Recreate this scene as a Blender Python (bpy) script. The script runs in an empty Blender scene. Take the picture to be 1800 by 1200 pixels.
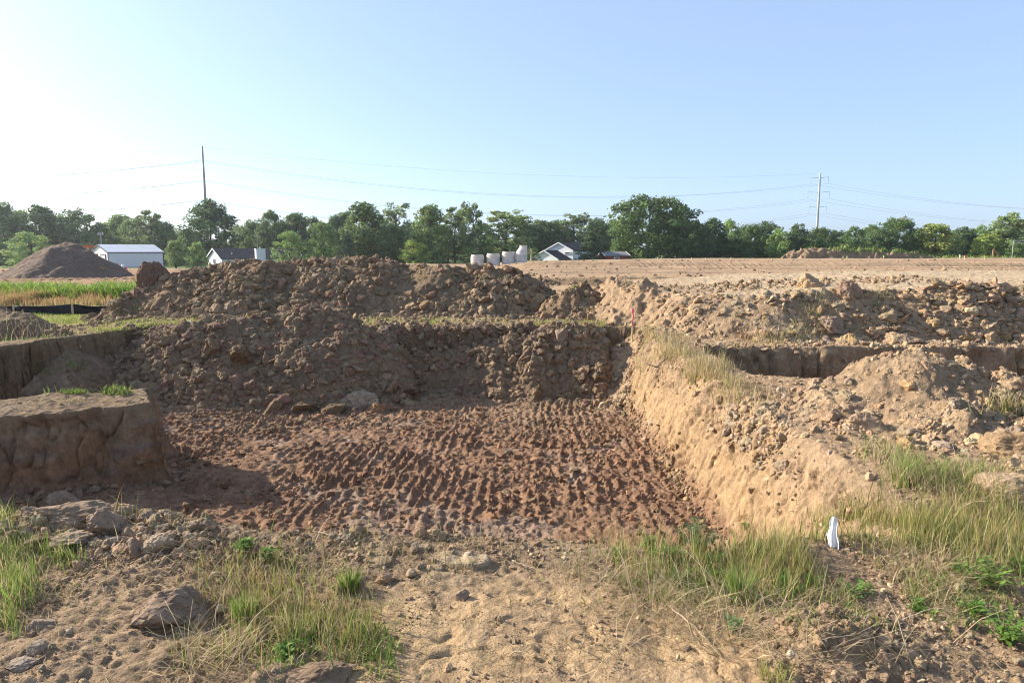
import bpy, math, random
import numpy as np

# ------------------------------------------------------------------ camera, sky, sun, exposure
SC = bpy.context.scene
CAM_H, PITCH, FPX = 1.7, math.radians(7.6), 1200.0
cam_data = bpy.data.cameras.new("camera"); cam = bpy.data.objects.new("camera", cam_data)
SC.collection.objects.link(cam)
cam.location = (0, 0, CAM_H); cam.rotation_euler = (math.radians(90) - PITCH, 0, 0)
cam_data.sensor_width = 36; cam_data.lens = 24; cam_data.clip_start = 0.05; cam_data.clip_end = 5000
SC.camera = cam

SUN_EL, SUN_AZ = math.radians(26.0), math.radians(-68.0)      # azimuth measured from +Y, negative = to the left
world = bpy.data.worlds.new("World"); SC.world = world; world.use_nodes = True
wn = world.node_tree; wn.nodes.clear()
w_out = wn.nodes.new("ShaderNodeOutputWorld"); w_bg = wn.nodes.new("ShaderNodeBackground")
w_sky = wn.nodes.new("ShaderNodeTexSky"); w_sky.sky_type = 'NISHITA'; w_sky.sun_disc = False
w_sky.sun_elevation = SUN_EL; w_sky.sun_rotation = SUN_AZ
w_sky.altitude = 100; w_sky.air_density = 0.8; w_sky.dust_density = 1.5; w_sky.ozone_density = 4.0
w_bg.inputs["Strength"].default_value = 0.132
w_mix = wn.nodes.new("ShaderNodeMix"); w_mix.data_type = 'RGBA'; w_mix.inputs[0].default_value = 0.53      # thin bright summer haze over the clear sky
w_mix.inputs[7].default_value = (2.0, 2.5, 3.4, 1)
wn.links.new(w_sky.outputs[0], w_mix.inputs[6]); wn.links.new(w_mix.outputs[2], w_bg.inputs[0]); wn.links.new(w_bg.outputs[0], w_out.inputs[0])

sun_data = bpy.data.lights.new("sun", 'SUN'); sun = bpy.data.objects.new("sun", sun_data)
SC.collection.objects.link(sun)
sun_data.energy = 5.0; sun_data.angle = math.radians(0.5); sun_data.color = (1.0, 0.905, 0.76)
SUN_DIR = np.array([math.sin(SUN_AZ) * math.cos(SUN_EL), math.cos(SUN_AZ) * math.cos(SUN_EL), math.sin(SUN_EL)])
from mathutils import Vector
sun.rotation_euler = Vector(SUN_DIR).to_track_quat('Z', 'Y').to_euler()

SC.view_settings.view_transform = 'Standard'; SC.view_settings.look = 'None'
SC.view_settings.exposure = 1.15; SC.view_settings.gamma = 1.0
SC.render.engine = 'CYCLES'
SC.cycles.pixel_filter_type = 'BLACKMAN_HARRIS'; SC.cycles.filter_width = 1.0
SC.cycles.max_bounces = 5; SC.cycles.diffuse_bounces = 3; SC.cycles.glossy_bounces = 2; SC.cycles.transmission_bounces = 3
SC.cycles.use_denoising = True; SC.cycles.denoising_input_passes = 'RGB_ALBEDO_NORMAL'; SC.cycles.denoising_prefilter = 'ACCURATE'

# ------------------------------------------------------------------ helpers
rng = np.random.default_rng(7); random.seed(7)
COL = SC.collection

def S(x, a, b):
    t = np.clip((x - a) / (b - a), 0, 1); return t * t * (3 - 2 * t)

def lerp(a, b, t): return a + (b - a) * t

def _h(ix, iy, iz, seed):
    h = (ix.astype(np.uint32) * np.uint32(374761393)) ^ (iy.astype(np.uint32) * np.uint32(668265263)) ^ (iz.astype(np.uint32) * np.uint32(2147483647)) ^ np.uint32((seed * 974711 + 12345) & 0xffffffff)
    h = (h ^ (h >> np.uint32(13))) * np.uint32(1274126177)
    h = (h ^ (h >> np.uint32(16))) * np.uint32(2246822519)
    return ((h ^ (h >> np.uint32(15))) & np.uint32(0xffffff)).astype(np.float32) / np.float32(0xffffff)

def noise3(x, y, z, seed=0):
    fx, fy, fz = np.floor(x), np.floor(y), np.floor(z)
    ix, iy, iz = fx.astype(np.int64), fy.astype(np.int64), fz.astype(np.int64)
    u, v, w = (x - fx).astype(np.float32), (y - fy).astype(np.float32), (z - fz).astype(np.float32)
    u = u * u * (3 - 2 * u); v = v * v * (3 - 2 * v); w = w * w * (3 - 2 * w)
    r = 0
    for dx in (0, 1):
        for dy in (0, 1):
            for dz in (0, 1):
                k = (u if dx else 1 - u) * (v if dy else 1 - v) * (w if dz else 1 - w)
                r = r + k * _h(ix + dx, iy + dy, iz + dz, seed)
    return r * 2 - 1

def noise2(x, y, seed=0):
    fx, fy = np.floor(x), np.floor(y)
    ix, iy = fx.astype(np.int64), fy.astype(np.int64); iz = np.zeros_like(ix)
    u, v = (x - fx).astype(np.float32), (y - fy).astype(np.float32)
    u = u * u * (3 - 2 * u); v = v * v * (3 - 2 * v)
    a, b = _h(ix, iy, iz, seed), _h(ix + 1, iy, iz, seed); c, d = _h(ix, iy + 1, iz, seed), _h(ix + 1, iy + 1, iz, seed)
    return ((a * (1 - u) + b * u) * (1 - v) + (c * (1 - u) + d * u) * v) * 2 - 1

def fbm2(x, y, sc, oct=4, seed=0, gain=0.5):
    r, a, n = 0, 1.0, 0
    for i in range(oct):
        r = r + a * noise2(x / sc, y / sc, seed + i * 17); n += a; a *= gain; sc *= 0.47
    return r / n

def fbm3(x, y, z, sc, oct=3, seed=0, gain=0.5):
    r, a, n = 0, 1.0, 0
    for i in range(oct):
        r = r + a * noise3(x / sc, y / sc, z / sc, seed + i * 17); n += a; a *= gain; sc *= 0.47
    return r / n

def pebbles(x, y, cell, seed, fill=0.7):
    """height of half-buried lumps on a jittered grid (a lump per cell), and that lump's random number"""
    gx, gy = x / cell, y / cell
    fx, fy = np.floor(gx), np.floor(gy); ix, iy = fx.astype(np.int64), fy.astype(np.int64)
    best = np.zeros(np.shape(x), np.float32); rid = np.zeros(np.shape(x), np.float32)
    for dx in (-1, 0, 1):
        for dy in (-1, 0, 1):
            jx, jy = ix + dx, iy + dy; o = np.zeros_like(jx)
            px, py = jx + _h(jx, jy, o, seed), jy + _h(jx, jy, o, seed + 1)
            rr = _h(jx, jy, o, seed + 2)
            r = np.where(_h(jx, jy, o, seed + 3) < fill, 0.25 + 0.5 * rr * rr, 0.0)
            ang = rr * 40.0; ca, sa = np.cos(ang), np.sin(ang)
            ex, ey = (gx - px), (gy - py)
            qx, qy = ex * ca + ey * sa, (-ex * sa + ey * ca) * 1.45
            # rounded-box distance so the lumps come out blocky, not as balls
            d = (np.abs(qx) ** 2.6 + np.abs(qy) ** 2.6) ** (1 / 2.6) / np.maximum(r, 1e-4)
            hgt = np.where(d < 1, (1 - d ** 2.4) ** 0.6 * r * (0.6 + 0.5 * rr), 0).astype(np.float32)
            m = hgt > best; best = np.where(m, hgt, best); rid = np.where(m, rr, rid)
    return best * cell, rid

def mesh_obj(name, verts, faces, mat, cols=None, smooth=True, parent=None, mats=None, fmat=None):
    """faces: list of (n,k) int arrays"""
    verts = np.asarray(verts, np.float32)
    if not isinstance(faces, (list, tuple)): faces = [faces]
    faces = [np.asarray(f, np.int32) for f in faces if len(f)]
    me = bpy.data.meshes.new(name)
    me.vertices.add(len(verts)); me.vertices.foreach_set("co", verts.ravel())
    nl = sum(f.size for f in faces); nf = sum(len(f) for f in faces)
    me.loops.add(nl); me.polygons.add(nf)
    me.loops.foreach_set("vertex_index", np.concatenate([f.ravel() for f in faces]))
    tot = np.concatenate([np.full(len(f), f.shape[1], np.int32) for f in faces])
    st = np.concatenate([[0], np.cumsum(tot)[:-1]]).astype(np.int32)
    me.polygons.foreach_set("loop_start", st)
    try: me.polygons.foreach_set("loop_total", tot)
    except Exception: pass
    if mats:
        for m in mats: me.materials.append(m)
        if fmat is not None: me.polygons.foreach_set("material_index", np.asarray(fmat, np.int32))
    else: me.materials.append(mat)
    me.polygons.foreach_set("use_smooth", np.full(nf, smooth, bool))
    me.update(calc_edges=True)
    if cols is not None:
        at = me.attributes.new("tint", 'FLOAT_COLOR', 'POINT')
        c4 = np.ones((len(verts), 4), np.float32); c4[:, :3] = cols
        at.data.foreach_set("color", c4.ravel())
    o = bpy.data.objects.new(name, me); COL.objects.link(o)
    if parent is not None: o.parent = parent
    return o

def tag(o, label=None, cat=None, group=None, kind=None):
    if label: o['label'] = label
    if cat: o['category'] = cat
    if group: o['group'] = group
    if kind: o['kind'] = kind
    return o

def empty(name, loc=(0, 0, 0), rz=0):
    o = bpy.data.objects.new(name, None); COL.objects.link(o)
    o.location = loc; o.rotation_euler = (0, 0, rz); o.empty_display_size = 0.1
    return o

def copy_tree(o, parent=None):
    c = o.copy(); COL.objects.link(c); c.parent = parent
    for ch in list(o.children): copy_tree(ch, c)
    return c

def ray(px, py):
    a, b = (px - 900) / FPX, (600 - py) / FPX
    return np.array([a, math.cos(PITCH) + b * math.sin(PITCH), -math.sin(PITCH) + b * math.cos(PITCH)])

def at_z(px, py, z=0.0):
    d = ray(px, py); t = (z - CAM_H) / d[2]; return np.array([0, 0, CAM_H]) + d * t

def at_y(px, py, y):
    d = ray(px, py); return np.array([0, 0, CAM_H]) + d * (y / d[1])

# ---------- simple solids as (verts, quads) for buildings and the like
class MB:
    def __init__(s): s.v = []; s.f4 = []; s.f3 = []; s.n = 0
    def add(s, v, f):
        v = np.asarray(v, float)
        for q in f:
            (s.f4 if len(q) == 4 else s.f3).append([i + s.n for i in q])
        s.v.append(v); s.n += len(v); return s
    def box(s, c, d, rz=0, taper=1.0):
        hx, hy, hz = d[0] / 2, d[1] / 2, d[2] / 2
        v = np.array([[-hx, -hy, -hz], [hx, -hy, -hz], [hx, hy, -hz], [-hx, hy, -hz],
                      [-hx * taper, -hy * taper, hz], [hx * taper, -hy * taper, hz], [hx * taper, hy * taper, hz], [-hx * taper, hy * taper, hz]])
        ca, sa = math.cos(rz), math.sin(rz)
        v = np.stack([v[:, 0] * ca - v[:, 1] * sa, v[:, 0] * sa + v[:, 1] * ca, v[:, 2]], 1) + np.array(c)
        return s.add(v, [(0, 3, 2, 1), (4, 5, 6, 7), (0, 1, 5, 4), (1, 2, 6, 5), (2, 3, 7, 6), (3, 0, 4, 7)])
    def tube(s, pts, rad, n=8, cap=True):
        pts = np.asarray(pts, float); m = len(pts); rad = np.broadcast_to(np.asarray(rad, float), (m,))
        V = []
        for i in range(m):
            t = pts[min(i + 1, m - 1)] - pts[max(i - 1, 0)]; t = t / (np.linalg.norm(t) + 1e-9)
            a = np.cross(t, [0, 0, 1.0] if abs(t[2]) < 0.95 else [1.0, 0, 0]); a /= np.linalg.norm(a); b = np.cross(t, a)
            for k in range(n):
                th = 2 * math.pi * k / n; V.append(pts[i] + rad[i] * (a * math.cos(th) + b * math.sin(th)))
        F = [(i * n + k, i * n + (k + 1) % n, (i + 1) * n + (k + 1) % n, (i + 1) * n + k) for i in range(m - 1) for k in range(n)]
        if cap:
            V += [pts[0], pts[-1]]; c0, c1 = m * n, m * n + 1
            F += [(c0, (k + 1) % n, k) for k in range(n)] + [(c1, (m - 1) * n + k, (m - 1) * n + (k + 1) % n) for k in range(n)]
        return s.add(V, F)
    def lathe(s, prof, c=(0, 0, 0), n=28):
        V = []; m = len(prof)
        for (r, z) in prof:
            for k in range(n):
                th = 2 * math.pi * k / n; V.append([c[0] + r * math.cos(th), c[1] + r * math.sin(th), c[2] + z])
        F = [(i * n + k, i * n + (k + 1) % n, (i + 1) * n + (k + 1) % n, (i + 1) * n + k) for i in range(m - 1) for k in range(n)]
        return s.add(V, F)
    def build(s, name, mat, parent=None, smooth=False):
        fs = []
        if s.f4: fs.append(np.array(s.f4))
        if s.f3: fs.append(np.array(s.f3))
        return mesh_obj(name, np.concatenate(s.v), fs, mat, smooth=smooth, parent=parent)

# ------------------------------------------------------------------ materials
def new_mat(name):
    m = bpy.data.materials.new(name); m.use_nodes = True
    return m, m.node_tree, m.node_tree.nodes["Principled BSDF"]

def soil_mat(name, tint=None, bumps=((14.0, 0.022), (50.0, 0.008), (170.0, 0.0025)), var=0.38, rough=1.0, scale=14.0, grit=None):
    """earth: the object's own tint (attribute or constant), broken up by procedural mottling and fine bump"""
    m, nt, bs = new_mat(name); N, L = nt.nodes, nt.links
    geo = N.new("ShaderNodeNewGeometry")
    if tint is None:
        src = N.new("ShaderNodeAttribute"); src.attribute_name = "tint"; csock = src.outputs["Color"]
    else:
        src = N.new("ShaderNodeRGB"); src.outputs[0].default_value = (*tint, 1); csock = src.outputs[0]
    n1 = N.new("ShaderNodeTexNoise"); n1.inputs["Scale"].default_value = scale; n1.inputs["Detail"].default_value = 8; n1.inputs["Roughness"].default_value = 0.7
    L.new(geo.outputs["Position"], n1.inputs["Vector"])
    mr = N.new("ShaderNodeMapRange"); mr.inputs[1].default_value = 0.3; mr.inputs[2].default_value = 0.7
    mr.inputs[3].default_value = 1 - var; mr.inputs[4].default_value = 1 + var
    L.new(n1.outputs[0], mr.inputs[0])
    mul = N.new("ShaderNodeVectorMath"); mul.operation = 'SCALE'
    L.new(csock, mul.inputs[0]); L.new(mr.outputs[0], mul.inputs["Scale"])
    L.new(mul.outputs[0], bs.inputs["Base Color"])
    bs.inputs["Roughness"].default_value = rough
    bs.inputs["Specular IOR Level"].default_value = 0.15
    prev = None
    if grit:
        for (gs, gd) in grit:
            vo = N.new("ShaderNodeTexVoronoi"); vo.inputs["Scale"].default_value = gs; vo.inputs["Randomness"].default_value = 1.0
            wv = N.new("ShaderNodeTexNoise"); wv.inputs["Scale"].default_value = gs * 0.7; wv.inputs["Detail"].default_value = 2
            ad = N.new("ShaderNodeVectorMath"); ad.operation = 'MULTIPLY_ADD'; ad.inputs[1].default_value = (0.6 / gs,) * 3
            L.new(geo.outputs["Position"], wv.inputs["Vector"]); L.new(wv.outputs["Color"], ad.inputs[0]); L.new(geo.outputs["Position"], ad.inputs[2]); L.new(ad.outputs[0], vo.inputs["Vector"])
            b = N.new("ShaderNodeBump"); b.invert = True; b.inputs["Strength"].default_value = 1.0; b.inputs["Distance"].default_value = gd
            L.new(vo.outputs["Distance"], b.inputs["Height"])
            if prev: L.new(prev.outputs[0], b.inputs["Normal"])
            prev = b
    for (sc, dist) in bumps:
        nb = N.new("ShaderNodeTexNoise"); nb.inputs["Scale"].default_value = sc; nb.inputs["Detail"].default_value = 5; nb.inputs["Roughness"].default_value = 0.65
        L.new(geo.outputs["Position"], nb.inputs["Vector"])
        b = N.new("ShaderNodeBump"); b.inputs["Strength"].default_value = 1.0; b.inputs["Distance"].default_value = dist
        L.new(nb.outputs[0], b.inputs["Height"])
        if prev: L.new(prev.outputs[0], b.inputs["Normal"])
        prev = b
    if prev: L.new(prev.outputs[0], bs.inputs["Normal"])
    return m

def flat_mat(name, col, rough=0.6, metal=0.0, var=0.08, scale=3.0, spec=0.3):
    m, nt, bs = new_mat(name); N, L = nt.nodes, nt.links
    tc = N.new("ShaderNodeTexCoord"); n1 = N.new("ShaderNodeTexNoise"); n1.inputs["Scale"].default_value = scale; n1.inputs["Detail"].default_value = 6
    L.new(tc.outputs["Object"], n1.inputs["Vector"])
    mr = N.new("ShaderNodeMapRange"); mr.inputs[1].default_value = 0.3; mr.inputs[2].default_value = 0.7
    mr.inputs[3].default_value = 1 - var; mr.inputs[4].default_value = 1 + var
    L.new(n1.outputs[0], mr.inputs[0])
    rgb = N.new("ShaderNodeRGB"); rgb.outputs[0].default_value = (*col, 1)
    mul = N.new("ShaderNodeVectorMath"); mul.operation = 'SCALE'; L.new(rgb.outputs[0], mul.inputs[0]); L.new(mr.outputs[0], mul.inputs["Scale"])
    L.new(mul.outputs[0], bs.inputs["Base Color"])
    bs.inputs["Roughness"].default_value = rough; bs.inputs["Metallic"].default_value = metal; bs.inputs["Specular IOR Level"].default_value = spec
    return m

def leaf_mat(name, trans=0.35):
    """leaves and blades: tint attribute, thin and partly translucent"""
    m, nt, bs = new_mat(name); N, L = nt.nodes, nt.links
    at = N.new("ShaderNodeAttribute"); at.attribute_name = "tint"
    L.new(at.outputs["Color"], bs.inputs["Base Color"]); bs.inputs["Roughness"].default_value = 0.65; bs.inputs["Specular IOR Level"].default_value = 0.2
    tr = N.new("ShaderNodeBsdfTranslucent"); L.new(at.outputs["Color"], tr.inputs["Color"])
    mx = N.new("ShaderNodeMixShader"); mx.inputs[0].default_value = trans
    L.new(bs.outputs[0], mx.inputs[1]); L.new(tr.outputs[0], mx.inputs[2])
    L.new(mx.outputs[0], N["Material Output"].inputs["Surface"])
    return m

M_SOIL = soil_mat("soil", bumps=((14.0, 0.012), (55.0, 0.008), (150.0, 0.004), (420.0, 0.0015)), var=0.36, grit=((34.0, 0.006), (90.0, 0.004)))
M_CLOD = soil_mat("clod_soil", bumps=((30.0, 0.007), (95.0, 0.0035), (260.0, 0.0014)), var=0.35)
M_FAR = soil_mat("field_soil", bumps=((6.0, 0.04), (25.0, 0.01)), scale=2.0, var=0.25)
M_GRASS = leaf_mat("grass_blade", 0.35)
M_LEAF = leaf_mat("tree_leaf", 0.35)
M_BARK = soil_mat("bark", tint=(0.10, 0.08, 0.062), bumps=((8.0, 0.03),), scale=3.0)
# ------------------------------------------------------------------ the ground: one dug-over sheet with the pit and the trench in it
TAN = np.array([0.345, 0.235, 0.142]); OCHRE = np.array([0.40, 0.26, 0.135]); BROWN = np.array([0.208, 0.145, 0.089])
RED = np.array([0.176, 0.101, 0.061]); GREY = np.array([0.24, 0.18, 0.12]); DARK = np.array([0.132, 0.092, 0.058]); PALE = np.array([0.46, 0.35, 0.225])

def x_right(y): return 1.95 + 0.05 * noise2(y / 1.3, y * 0, 3) + 0.02 * noise2(y / 0.25, y * 0, 4)
def y_front(x): return 3.88 + 0.10 * noise2(x / 0.9, x * 0, 5) + 0.04 * noise2(x / 0.2, x * 0, 6) + 0.30 * S(-x, 1.0, 2.6) + 0.10 * S(x, 1.0, 1.8)
def y_back(x): return 12.95 + 0.08 * noise2(x / 0.9, x * 0, 7) + 0.05 * noise2(x / 0.25, x * 0, 8) - np.clip(-7.0 - x, 0, 3) * 2.3
def base_top(x, y):
    g = 0.20 * S(y, 4.5, 9.0) + 0.05 * S(y, 12, 18)
    g = g + 0.05 * fbm2(x, y, 2.5, 3, 11)
    g = g + 0.10 * S(x, 2.0, 3.5) * S(y, 3.6, 5.0) * (1 - S(y, 5.5, 7.5))
    g = g + 0.07 * np.exp(-((x + 2.6) / 0.9) ** 2 - ((y - 4.0) / 0.35) ** 2)          # lumpy lip left of the path
    g = g - 0.20 * S(-x, 3.2, 4.0) * S(y, 5.5, 6.5) * (1 - S(y, 9.0, 10.2))
    g = g - 0.17 * S(-x, 6.5, 10.0) * S(y, 13.0, 15.0)
    return g
def floor_z(x, y): return -1.0 + 0.2 * S(-x, 4.0, 8.0) * S(y, 9, 12) + 0.03 * fbm2(x, y, 2.0, 2, 12)

def walls(x, y):
    """0 on the pit floor, 1 on the ground round it"""
    t = S(x - x_right(y), 0.0, 0.66) ** 0.6
    t = np.maximum(t, 1 - S(y - y_front(x), -0.05, 0.55))
    t = np.maximum(t, S(y - y_back(x), 0.0, 0.35))
    yb0 = 7.05 + (x + 5.9) * 0.42 + 0.05 * noise2(x / 0.4, x * 0, 9) + 0.025 * noise2(x / 0.11, x * 0, 19); yb1 = yb0 + 1.35
    blk = np.minimum(np.minimum(S(y - yb0, -0.07, 0.05), S(yb1 - y, 0.0, 0.35)), S(-4.10 - (y - 7.7) * 0.56 + 0.07 * noise2(y / 0.4, y * 0, 10) + 0.03 * noise2(y / 0.12, y * 0, 18) - x, -0.16, 0.06))
    return np.maximum(t, blk), blk

def trench(x, y):
    y1 = 10.55 + 0.06 * noise2(x / 0.8, x * 0, 13) + 0.035 * noise2(x / 0.2, x * 0, 14) + 0.02 * noise2(x / 0.08, x * 0, 16)
    return np.minimum(np.minimum(S(x - 2.9 - 0.1 * noise2(y / 0.5, y * 0, 15), 0, 0.35), S(y - np.interp(x, [2.9, 3.6, 4.6, 5.2], [8.4, 8.0, 7.1, 6.3]), 0, 0.3)), S(y1 - y, 0, 0.16))

def axis(segs):
    out = []
    for (a, b, d) in segs:
        n = max(2, int(round((b - a) / d))); out.append(np.linspace(a, b, n, endpoint=False))
    out.append([segs[-1][1]]); return np.concatenate(out)

gx = axis([(-15, -9, 0.06), (-9, -7, 0.025), (-7, -4.55, 0.02), (-4.55, -4.1, 0.008), (-4.1, -3.9, 0.014), (-3.9, -2.6, 0.022), (-2.6, 1.85, 0.0125), (1.85, 2.55, 0.0065), (2.55, 3.6, 0.018), (3.6, 7.5, 0.028), (7.5, 15, 0.06)])
gy = axis([(0.6, 1.9, 0.03), (1.9, 3.8, 0.0085), (3.8, 4.6, 0.011), (4.6, 6.6, 0.015), (6.6, 6.94, 0.02), (6.94, 7.16, 0.0032), (7.16, 7.95, 0.012), (7.95, 10.4, 0.02), (10.36, 10.66, 0.006), (10.65, 12.4, 0.022), (12.4, 13.4, 0.014), (13.4, 22.0, 0.06)])
X, Y = np.meshgrid(gx, gy); X = X.astype(np.float32); Y = Y.astype(np.float32)
def row_shift(x, y): return S(y, 5.2, 6.6) * (1 - S(y, 7.5, 9.2)) * S(-x, 3.5, 4.1) * ((x + 5.9) * 0.42 + 0.05 * noise2(x / 0.4, x * 0, 9) + 0.025 * noise2(x / 0.11, x * 0, 19))
Y = (Y + row_shift(X, Y)).astype(np.float32)           # rows of the sheet follow the cut face of the block

def ground_smooth(x, y):
    t, blk = walls(x, y); top = base_top(x, y)
    z = lerp(floor_z(x, y), top, t)
    return z - 0.95 * trench(x, y)

def build_ground():
    t, blk = walls(X, Y); top = base_top(X, Y); tr = trench(X, Y)
    fl = floor_z(X, Y)
    pit = 1 - t
    # --- pit floor: curving rows of cleat marks pressed into wet red clay, crumbled along the rows
    onfl = S(pit, 0.75, 0.98)
    u = X - 0.026 * (Y - 6.0) ** 2 * S(-X, -1.5, 4.0) + 0.20 * fbm2(X, Y, 2.6, 2, 21) + 0.045 * fbm2(X, Y, 0.2, 2, 20)
    v = Y + 0.25 * np.sin(X * 0.5)
    rows = S(np.abs(np.sin(u * math.pi / 0.138)), 0.45, 0.95)
    brk = S(noise3(u / 0.138, v / 0.105, X * 0, 23), -0.5, 0.3)
    band = S(fbm2(X, Y, 0.9, 3, 22), -0.28, 0.28)
    ridge = rows * brk * (0.12 + 0.88 * band)
    p1, r1 = pebbles(X, Y, 0.075, 31, 0.75); p2, r2 = pebbles(X, Y, 0.042, 35, 0.85)
    clod = S(fbm2(X, Y, 0.6, 3, 24), -0.35, 0.35)
    fl_r = 0.030 * ridge + (0.95 * p1 + 0.8 * p2) * (0.3 + 0.7 * ridge) * (0.35 + 0.75 * clod) + 0.03 * fbm2(X, Y, 0.07, 3, 25) + 0.03 * fbm2(X, Y, 0.3, 3, 26)
    # --- ground round the pit
    path = S(0.95 - np.abs(X - 0.15 - 0.12 * (Y - 2.5)), -0.15, 0.25) * (1 - S(Y, 3.1, 3.6))
    rough = 0.035 * fbm2(X, Y, 0.5, 4, 41) + 0.014 * fbm2(X, Y, 0.12, 4, 42, 0.8) - 0.02 * np.abs(fbm2(X, Y, 0.22, 4, 40, 0.7))
    q1, s1 = pebbles(X, Y, 0.085, 51, 0.45); q2, s2 = pebbles(X, Y, 0.03, 55, 0.6)
    lip = np.exp(-((Y - 3.72 - 0.15 * S(-X, 1.2, 2.5)) / 0.30) ** 2) * (1 - 0.85 * S(X, 1.0, 1.6)) * (0.12 + 0.88 * S(-X, 1.2, 2.0))
    patch = S(fbm2(X, Y, 0.9, 3, 43), -0.15, 0.35)
    near_r = rough * (1 - 0.93 * path) + q1 * (0.4 * lip + 0.02 * patch * (1 - 0.9 * path)) + 0.011 * fbm2(X, Y, 0.045, 2, 50) * (1 - 0.5 * path) + q2 * (0.32 + 0.5 * lip) * (1 - 0.72 * path)
    # tyre and blade marks down the path
    w = X - 0.02 * np.sin(Y * 3)
    near_r = near_r + path * (-0.008 * np.exp(-((w - 0.05) / 0.05) ** 2) * (0.5 + 0.5 * np.sin(Y * 2 * math.pi / 0.07)) - 0.005 * np.exp(-((w - 0.22) / 0.03) ** 2)
                              + 0.0015 * np.sin(X * 75 + 3 * noise2(Y * 2, X * 0.5, 45)) * S(fbm2(X, Y, 0.4, 2, 46), -0.2, 0.4) + 0.006 * q1 / 0.03 * S(fbm2(X, Y, 0.35, 2, 47), 0.1, 0.4))
    pc = np.abs(fbm2(X, Y, 0.26, 2, 98)); near_r = near_r - path * 0.012 * (1 - S(pc, 0.0, 0.035)) * S(fbm2(X, Y, 0.6, 2, 99), -0.15, 0.2)
    near_r = near_r - path * 0.018 * np.exp(-((X - 0.62 - 0.10 * (Y - 2.5)) / 0.09) ** 2) - path * 0.014 * np.exp(-((X + 0.30) / 0.08) ** 2)
    # cracked plates where the path meets the lip, and the plough edge along its left side
    pl = np.exp(-((X + 0.0) / 0.8) ** 2 - ((Y - 3.62) / 0.24) ** 2)
    plate, pr = pebbles(X, Y * 1.6, 0.30, 61, 0.9)
    near_r = near_r * (1 - 0.6 * pl) + pl * np.minimum(plate, 0.045) * 0.8
    berm = np.exp(-((X + 0.95 - 0.1 * (Y - 2.5)) / 0.10) ** 2) * (1 - S(Y, 3.2, 3.6)); near_r = near_r + 0.05 * berm * (0.6 + 0.5 * fbm2(X, Y, 0.2, 3, 48))
    hum = 0.20 * np.exp(-((X - 1.42) / 0.26) ** 2 - ((Y - 2.78) / 0.22) ** 2) + 0.07 * np.exp(-((X + 1.05) / 0.25) ** 2 - ((Y - 2.45) / 0.16) ** 2)
    near_r = near_r + hum * (0.75 + 0.5 * fbm2(X, Y, 0.14, 4, 49) + 4.0 * q1)
    z = lerp(fl + fl_r, top + near_r, S(t, 0.0, 1.0) if False else t) - 0.95 * tr
    z = z + 0.6 * p1 * S(tr, 0.9, 1.0)
    P = np.stack([X, Y, z], -1).astype(np.float32)
    # roughen everything steep along its own normal (scraped, crumbling walls)
    dzx = np.gradient(z, axis=1) / np.gradient(X, axis=1); dzy = np.gradient(z, axis=0) / np.maximum(np.gradient(Y, axis=0), 1e-4)
    sl = np.sqrt(dzx ** 2 + dzy ** 2); nrm = np.stack([-dzx, -dzy, np.ones_like(z)], -1); nrm /= np.linalg.norm(nrm, axis=-1, keepdims=True)
    steep = S(np.minimum(np.minimum(t, 1 - t) * 4, 1) + np.minimum(np.minimum(tr, 1 - tr) * 4, 1), 0.05, 0.6) + 0.12
    rightw = S(X, 1.8, 2.0) * (1 - S(X, 2.8, 3.4))
    d = 0.10 * fbm3(X, Y, z, 0.55, 3, 71) + 0.055 * fbm3(X, Y, z, 0.13, 3, 72) - 0.07 * S(fbm3(X, Y * 1.0, z * 0.35, 0.16, 2, 73), 0.12, 0.45)
    patchy = S(fbm3(X, Y, z, 0.6, 3, 77), -0.2, 0.35)
    d = d * (1 - 0.5 * rightw) * (0.35 + 0.9 * patchy) + 0.03 * fbm3(X, Y, z, 0.055, 2, 76) * (0.5 + 0.8 * patchy) - 0.06 * S(-X, 3.8, 4.0) * S(fbm3(X, Y, z * 0.6, 0.13, 3, 79), 0.18, 0.42)
    # bucket-tooth scrapes run down the right wall
    d = d * (1 - 0.5 * S(-X, 3.9, 4.1) * (1 - S(Y, 8.5, 9.5)))
    d = d - rightw * 0.045 * S(fbm3(X, Y, z, 0.16, 3, 78), 0.28, 0.5) - rightw * 0.022 * S(fbm3(X * 0.4, Y, z * 0.22, 0.11, 2, 74), 0.05, 0.5) + rightw * 0.03 * fbm3(X, Y, z * 0.5, 0.07, 2, 69) * patchy
    # dried cracks down the faces
    crk = np.abs(fbm3(X, Y, z * 0.45, 0.28, 2, 68)); d = d - 0.05 * (1 - S(crk, 0.0, 0.05)) * (S(-X, 3.9, 4.1) + 0.35 * rightw) - 0.025 * S(-X, 3.9, 4.1) * S(fbm3(X, Y, z * 0.3, 0.09, 2, 67), 0.05, 0.5)
    P = P + nrm * (d * steep)[..., None]
    # --- what the earth is made of where, plus painted sunlit flats on the floor
    c = np.empty(P.shape, np.float32); c[:] = BROWN * 1.15
    def mix(col, w): c[:] = c * (1 - w[..., None]) + np.asarray(col, np.float32) * w[..., None]
    big = fbm2(X, Y, 1.3, 4, 81); small = fbm2(X, Y, 0.22, 3, 82)
    mix(TAN, S(big, -0.1, 0.6) * 0.6); mix(DARK * 1.3, S(fbm2(X, Y, 0.12, 3, 93), 0.1, 0.45) * S(fbm2(X, Y, 0.7, 2, 94), -0.3, 0.3) * 0.5)
    mix(np.array([0.39, 0.266, 0.145]), path * 0.95); mix(BROWN * 1.35, path * S(fbm2(X, Y, 0.16, 4, 95), 0.0, 0.4) * 0.6); mix(TAN * 0.85, path * S(fbm2(X, Y, 0.5, 3, 97), -0.1, 0.3) * 0.6); mix(OCHRE, path * S(fbm2(X, Y, 0.5, 3, 83), 0.0, 0.5) * 0.55)
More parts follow.
